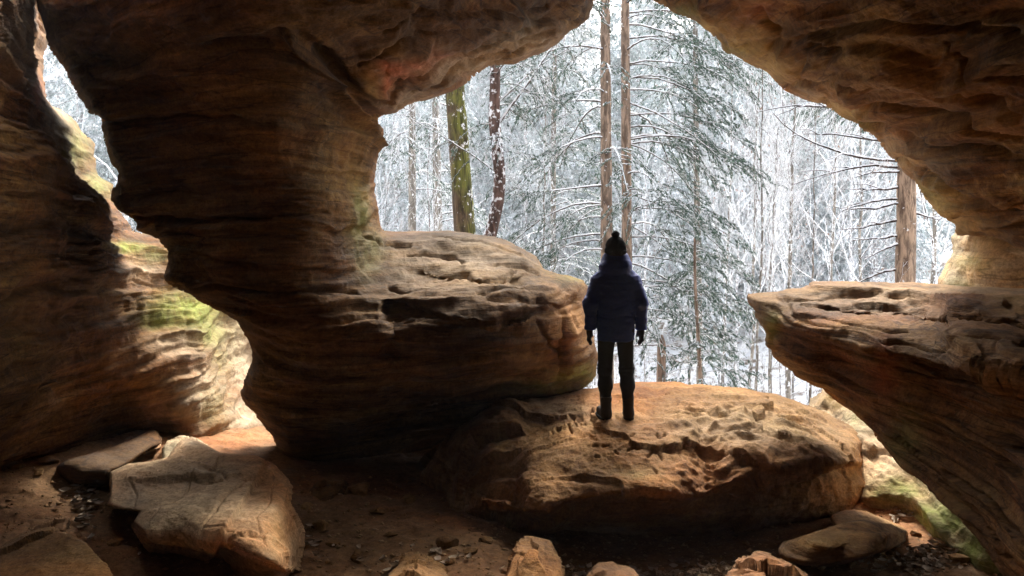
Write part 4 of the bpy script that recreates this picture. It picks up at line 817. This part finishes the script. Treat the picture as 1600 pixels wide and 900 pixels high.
def body_f(p):
    L = legs(p, -.012)
    t = sm([ell(p, (0, 0, .92), (.165, .115, .16)), ell(p, (0, 0, 1.12), (.15, .105, .2)), ell(p, (0, .0, 1.3), (.175, .115, .17)), cone(p, (-.1, 0, 1.35), (.1, 0, 1.35), .055, .055), cone(p, (0, 0, 1.4), (0, .015, 1.55), .06, .055)], .07)
    for s in (-1, 1):
        a, b, c = ARM(s); t = smin(t, smin(cone(p, a, b, .052, .042), cone(p, b, c, .042, .028), .03), .05); t = smin(t, hand(p, s), .02)
        fx, fy = FT[s]; t = smin(t, smin(cone(p, (fx, fy-.04, .05), (fx+s*.02, fy+.16, .035), .04, .032), ell(p, (fx, fy-.03, .045), (.04, .05, .045)), .03), .03)
    for l in L: t = smin(t, l, .05)
    # head with brow, nose, lips, chin, ears and eye hollows, facing the forest
    hd = sm([ell(p, (0, .02, 1.63), (.074, .095, .098)), ell(p, (0, .055, 1.575), (.055, .06, .055))], .04)
    hd = smin(hd, cone(p, (0, .115, 1.63), (0, .135, 1.598), .009, .014), .015)
    for s in (-1, 1):
        hd = np.maximum(hd, -ell(p, (s*.031, .118, 1.632), (.016, .012, .011))); hd = smin(hd, ell(p, (s*.031, .1, 1.632), (.013, .013, .013)), .003)
        hd = smin(hd, ell(p, (s*.078, .015, 1.61), (.01, .02, .032)), .008)
    hd = smin(hd, ell(p, (0, .112, 1.567), (.024, .01, .007)), .008)
    return smin(t, hd, .02)
def jacket_f(p):
    t = sm([ell(p, (0, 0, .9), (.175, .142, .6)), ell(p, (0, 0, 1.15), (.18, .135, .2)), ell(p, (0, -.005, 1.28), (.19, .14, .18)), cone(p, (0, -.01, 1.385), (-.15, -.01, 1.315), .085, .085), cone(p, (0, -.01, 1.385), (.15, -.01, 1.315), .085, .085), cone(p, (0, 0, 1.38), (0, .01, 1.5), .11, .1)], .07)
    t = np.maximum(t, .765-p[:, 2])
    wv = .012*fbm(p*np.array([7, 7, 16.])+3, 3)+.008*ridged(p*np.array([5, 5, 13.])+9, 2)
    for s in (-1, 1):
        a, b, c = ARM(s); ar = smin(cone(p, a, b, .084, .066), cone(p, b, c, .066, .046), .03); ar = np.maximum(ar, .87-p[:, 2]); t = smin(t, ar, .02)
        t = smin(t, np.maximum(np.maximum(cone(p, (s*.25, .0, .94), (s*.25, .01, .87), .05, .049), .865-p[:, 2]), p[:, 2]-.9), .01)
    # collar and the hood folded down behind the neck
    hood = sm([ell(p, (0, -.07, 1.47), (.14, .085, .075)), cone(p, (-.085, .0, 1.475), (.085, .0, 1.475), .07, .07), cone(p, (-.05, -.015, 1.53), (.05, -.015, 1.53), .085, .085)], .035)
    t = smin(t, hood, .012)
    t = np.maximum(t, -cone(p, (0, .045, 1.56), (0, .03, 1.75), .085, .11))
    t = t + .006*np.exp(-((p[:, 2]-1.0-.01*np.sin(p[:, 0]*20))/.008)**2) + .005*np.exp(-((p[:, 2]-1.33)/.006)**2) + .004*np.exp(-((p[:, 2]-.79)/.005)**2)
    return t - wv
def trousers_f(p):
    L = legs(p, .004); t = smin(L[0], L[1], .025); t = smin(t, ell(p, (0, -.005, .89), (.15, .12, .12)), .05); t = np.maximum(t, .13-p[:, 2]); t = np.maximum(t, p[:, 2]-1.0)
    return t - .006*fbm(p*np.array([9, 9, 20.])+5, 3) - .004*np.exp(-((p[:, 2]-.47)/.05)**2)*np.sin(p[:, 2]*160)
def boot_f(s):
    fx, fy = FT[s]
    def f(p):
        up = sm([cone(p, (fx, fy-.02, .1), (fx, fy-.015, .21), .052, .058), cone(p, (fx, fy-.035, .055), (fx+s*.03, fy+.17, .05), .05, .044), ell(p, (fx, fy-.055, .06), (.046, .04, .06))], .03)
        up = np.maximum(up, -p[:, 2]+.012); up = np.maximum(up, p[:, 2]-.225)
        return up + .004*np.exp(-((p[:, 2]-.17)/.006)**2) - .003*fbm(p*25, 2)
    return f
def sole_f(s):
    fx, fy = FT[s]
    def f(p):
        d = smin(cone(p*np.array([1, 1, 0.]), (fx, fy-.05, 0), (fx+s*.03, fy+.165, 0), .052, .052), ell(p*np.array([1, 1, 0.]), (fx+s*.015, fy+.09, 0), (.058, .09, .05)), .02)
        d = np.maximum(d, np.abs(p[:, 2]-.012)-.014); return d + .004*(np.sin(p[:, 1]*220) > .3)*(p[:, 2] < .01)
    return f
def hat_f(p):
    d = sm([ell(p, (0, .012, 1.655), (.098, .112, .115)), ell(p, (0, .008, 1.61), (.098, .112, .06))], .02)
    d = np.maximum(d, 1.585-p[:, 2]); d = smin(d, np.maximum(ell(p, (0, .012, 1.615), (.104, .12, .3)), np.abs(p[:, 2]-1.612)-.028), .01)
    return d + .003*np.sin(np.arctan2(p[:, 1]-.012, p[:, 0])*44)
def pom_f(p): return ell(p, (0, 0, 1.785), (.04, .04, .037)) - .008*fbm(p*45, 2)
M['skin'] = plain_mat("skin", (.5, .32, .24), .6, .05)
M['jacket'] = plain_mat("navy_shell_fabric", (.008, .032, .24), .5, .25, 60, .15)
M['trousers'] = plain_mat("dark_teal_stretch_fabric", (.012, .016, .022), .85, .25, 60, .15)
M['boot'] = plain_mat("dark_boot_leather", (.025, .018, .014), .6, .3, 30, .2)
M['rubber'] = plain_mat("boot_rubber", (.012, .012, .012), .8, .2)
M['knit'] = plain_mat("black_knit", (.012, .012, .014), .95, .3, 90, .5)
M['glove'] = plain_mat("charcoal_glove_fabric", (.018, .018, .022), .85, .2, 60, .2)
M['patch'] = plain_mat("pale_jacket_trim", (.5, .5, .52), .6, .1)
foot = at(962, 656, 7.8)
# stand on the boulder: drop on to its real surface
dg = None
bpy.context.view_layer.update()
hits = []
for s in (-1, 1):
    org = Vector((foot[0]+FT[s][0], foot[1]+FT[s][1]+.03, 1.0))
    ok, loc, nrm, fi = boulder.ray_cast(org-boulder.location, Vector((0, 0, -1)))
    if ok: hits.append(loc.z+boulder.location.z)
pz = (min(hits) if hits else foot[2]) - .012
man = empty("person", (foot[0], foot[1], pz)); tag(man, "person in a navy jacket and black bobble hat standing on the big boulder", "person")
def sdf(name, f, lo, hi, h, mat, parent):
    V, F = surf_nets(f, lo, hi, h); return link(name, np_mesh(name, V, F, M[mat]), parent)
sdf("body", body_f, (-.36, -.2, -.02), (.36, .24, 1.78), .0075, 'skin', man)
jk = sdf("jacket", jacket_f, (-.42, -.24, .72), (.4, .24, 1.64), .0085, 'jacket', man)
sdf("trousers", trousers_f, (-.25, -.2, .1), (.25, .2, 1.02), .0085, 'trousers', man)
for s in (-1, 1):
    bo = sdf("boot", boot_f(s), (s*.125-.1, -.16, -.01), (s*.125+.12, .26, .25), .007, 'boot', man)
    sdf("sole", sole_f(s), (s*.125-.1, -.16, -.01), (s*.125+.12, .28, .04), .005, 'rubber', bo)
    sdf("glove", lambda p, s=s: np.maximum(hand(p, s, .006), p[:, 2]-.915), (s*.27-.08, -.06, .69), (s*.27+.08, .14, .94), .0045, 'glove', man)
ht = sdf("hat", hat_f, (-.13, -.13, 1.56), (.13, .16, 1.8), .005, 'knit', man)
sdf("pompom", pom_f, (-.07, -.07, 1.72), (.07, .07, 1.86), .006, 'knit', ht)

# ------------------------------------------------------------------ leaf litter on the floor
def litter(name, label, spots, seed, mats):
    rs = np.random.RandomState(seed); Vs = []; Fs = []; Ms = []; nv = 0
    for (px, py, sx, sy, n) in spots:
        for i in range(n):
            a = px+rs.normal()*sx; b_ = py+rs.normal()*sy; Yg_ = FPX*2.72/(b_-HZ); x_ = (a-CX)/FPX*Yg_; y_ = Yg_
            ok, loc, nrm, fi = fl.ray_cast(Vector((x_, y_, 0)), Vector((0, 0, -1)))
            if not ok: continue
            L_ = rs.uniform(.02, .05); W_ = L_*rs.uniform(.35, .6); th = rs.uniform(0, 6.28); cu = rs.uniform(.2, .9)
            u = np.linspace(-1, 1, 5); prof = np.sqrt(np.maximum(1-u*u, 0))*(1+.2*np.cos(u*9))
            pts = []
            for v in (-1, 0, 1):
                for k in range(5):
                    xx = u[k]*L_; yy = v*W_*prof[k]; zz = cu*abs(v)*W_*.9+cu*.35*L_*u[k]**2
                    pts.append((xx, yy, zz))
            pts = np.array(pts); R = np.array([[math.cos(th), -math.sin(th), 0], [math.sin(th), math.cos(th), 0], [0, 0, 1]])
            tl = rs.uniform(-.6, .6); R2 = np.array([[1, 0, 0], [0, math.cos(tl), -math.sin(tl)], [0, math.sin(tl), math.cos(tl)]])
            pts = pts@(R@R2).T+np.array([x_, y_, loc.z+.008+rs.uniform(0, .025)])
            for r_ in range(2):
                for k in range(4): Fs.append([nv+r_*5+k, nv+r_*5+k+1, nv+(r_+1)*5+k+1, nv+(r_+1)*5+k]); Ms.append(i % 2)
            Vs.append(pts); nv += 15
    o = link(name, np_mesh(name, np.concatenate(Vs), np.array(Fs), mats, smooth=True, midx=Ms)); tag(o, label, "leaves", kind="stuff"); return o
M['leaf_a'] = plain_mat("pale_dead_leaf", (.46, .36, .26), 1.0, .3); M['leaf_b'] = plain_mat("brown_dead_leaf", (.26, .17, .1), 1.0, .3)
litter("leaf_litter", "drift of pale dead leaves at the foot of the big boulder", [(1090, 888, 45, 9, 260), (1010, 893, 50, 7, 120), (1150, 880, 40, 12, 50), (900, 885, 70, 8, 30)], 1, [M['leaf_a'], M['leaf_b']])
litter("leaf_litter", "pile of pale leaves on the sandy path at the lower right", [(1450, 880, 22, 16, 170), (1400, 890, 40, 10, 60), (1405, 805, 20, 8, 30)], 2, [M['leaf_a'], M['leaf_b']])
litter("leaf_litter", "small heap of pale leaves between the two slabs at the lower left", [(128, 838, 10, 14, 90), (140, 815, 10, 5, 20), (700, 880, 60, 12, 25), (500, 860, 30, 20, 14)], 3, [M['leaf_a'], M['leaf_b']])

# grit, pebbles and twigs lying on the floor
def gravel():
    rs = np.random.RandomState(8); n = 2600; px = rs.uniform(-20, 1560, n); py = 735+170*rs.uniform(size=n)**.8
    Y_ = FPX*2.7/(py-HZ); x_ = (px-CX)/FPX*Y_; s = .006+.022*rs.uniform(size=n)**5
    oct_ = np.array([[1, 0, 0], [0, 1, 0], [-1, 0, 0], [0, -1, 0], [0, 0, 1], [0, 0, -1]], float)
    f_ = np.array([[0, 1, 4], [1, 2, 4], [2, 3, 4], [3, 0, 4], [1, 0, 5], [2, 1, 5], [3, 2, 5], [0, 3, 5]])
    Vs = []; Fs = []; k = 0
    for i in range(n):
        ok, loc, nrm, fi = fl.ray_cast(Vector((x_[i], Y_[i], 0)), Vector((0, 0, -1)))
        if not ok: continue
        Vs.append((oct_*rs.uniform(.6, 1.3, (6, 1))*s[i]*np.array([1.2, 1, .7]) + rs.normal(size=(6, 3))*s[i]*.15) + np.array([x_[i], Y_[i], loc.z+s[i]*.3])); Fs.append(f_+k); k += 6
    V = np.concatenate(Vs); o = link("gravel", np_mesh("gravel", V, np.concatenate(Fs), M['block'], smooth=False, attrs={"tint": np.zeros((len(V), 4))})); tag(o, "grit and small pebbles scattered over the sandy floor", "gravel", kind="stuff")
gravel()
def stone_mesh(seed):
    rs = np.random.RandomState(seed); Nn = rs.normal(size=(13, 3)); Nn /= np.linalg.norm(Nn, axis=1)[:, None]; dd = rs.uniform(.55, 1, 13)
    def f(p):
        q = p/np.array([1.2, 1, .65]); return np.maximum((q@Nn.T-dd).max(1), np.linalg.norm(q, axis=1)-1.05) + .05*fbm(p*2.5+seed, 3)
    V, F = surf_nets(f, (-1.5, -1.3, -1), (1.5, 1.3, 1), .085); return np_mesh("stone", V, F, M['boulder'], attrs={"tint": np.zeros((len(V), 4))}, smooth=True)
sms = [stone_mesh(s_) for s_ in (3, 5, 8, 13)]; rs = np.random.RandomState(12)
for k, (px, py, sz) in enumerate([(150, 792, .07), (185, 812, .05), (120, 800, .06), (75, 792, .08), (60, 812, .05), (25, 805, .06), (560, 770, .12), (590, 800, .06), (500, 830, .08), (520, 860, .05), (560, 880, .07), (610, 840, .05), (700, 858, .09), (735, 870, .05), (760, 850, .06), (905, 862, .05), (950, 866, .04), (1120, 860, .05), (1190, 862, .05), (1265, 868, .04), (1375, 870, .06), (1330, 885, .05), (1430, 835, .05), (1465, 855, .06), (1400, 800, .06), (1500, 880, .07), (480, 800, .06), (640, 775, .08), (205, 850, .05), (180, 880, .06), (700, 890, .06), (1060, 870, .04)]):
    Yq = FPX*2.72/(py-HZ); xq = (px-CX)/FPX*Yq; ok, loc, nrm, fi = fl.ray_cast(Vector((xq, Yq, 0)), Vector((0, 0, -1)))
    if ok:
        o = link("stone", sms[k % 4], loc=(xq, Yq, loc.z+sz*.2)); o.scale = (sz, sz*rs.uniform(.8, 1.2), sz*rs.uniform(.7, 1.1)); o.rotation_euler = (rs.uniform(-.3, .3), rs.uniform(-.3, .3), rs.uniform(0, 6.28))
        tag(o, "small loose brown stone half sunk in the sandy cave floor", "stone", "loose stones on the cave floor")
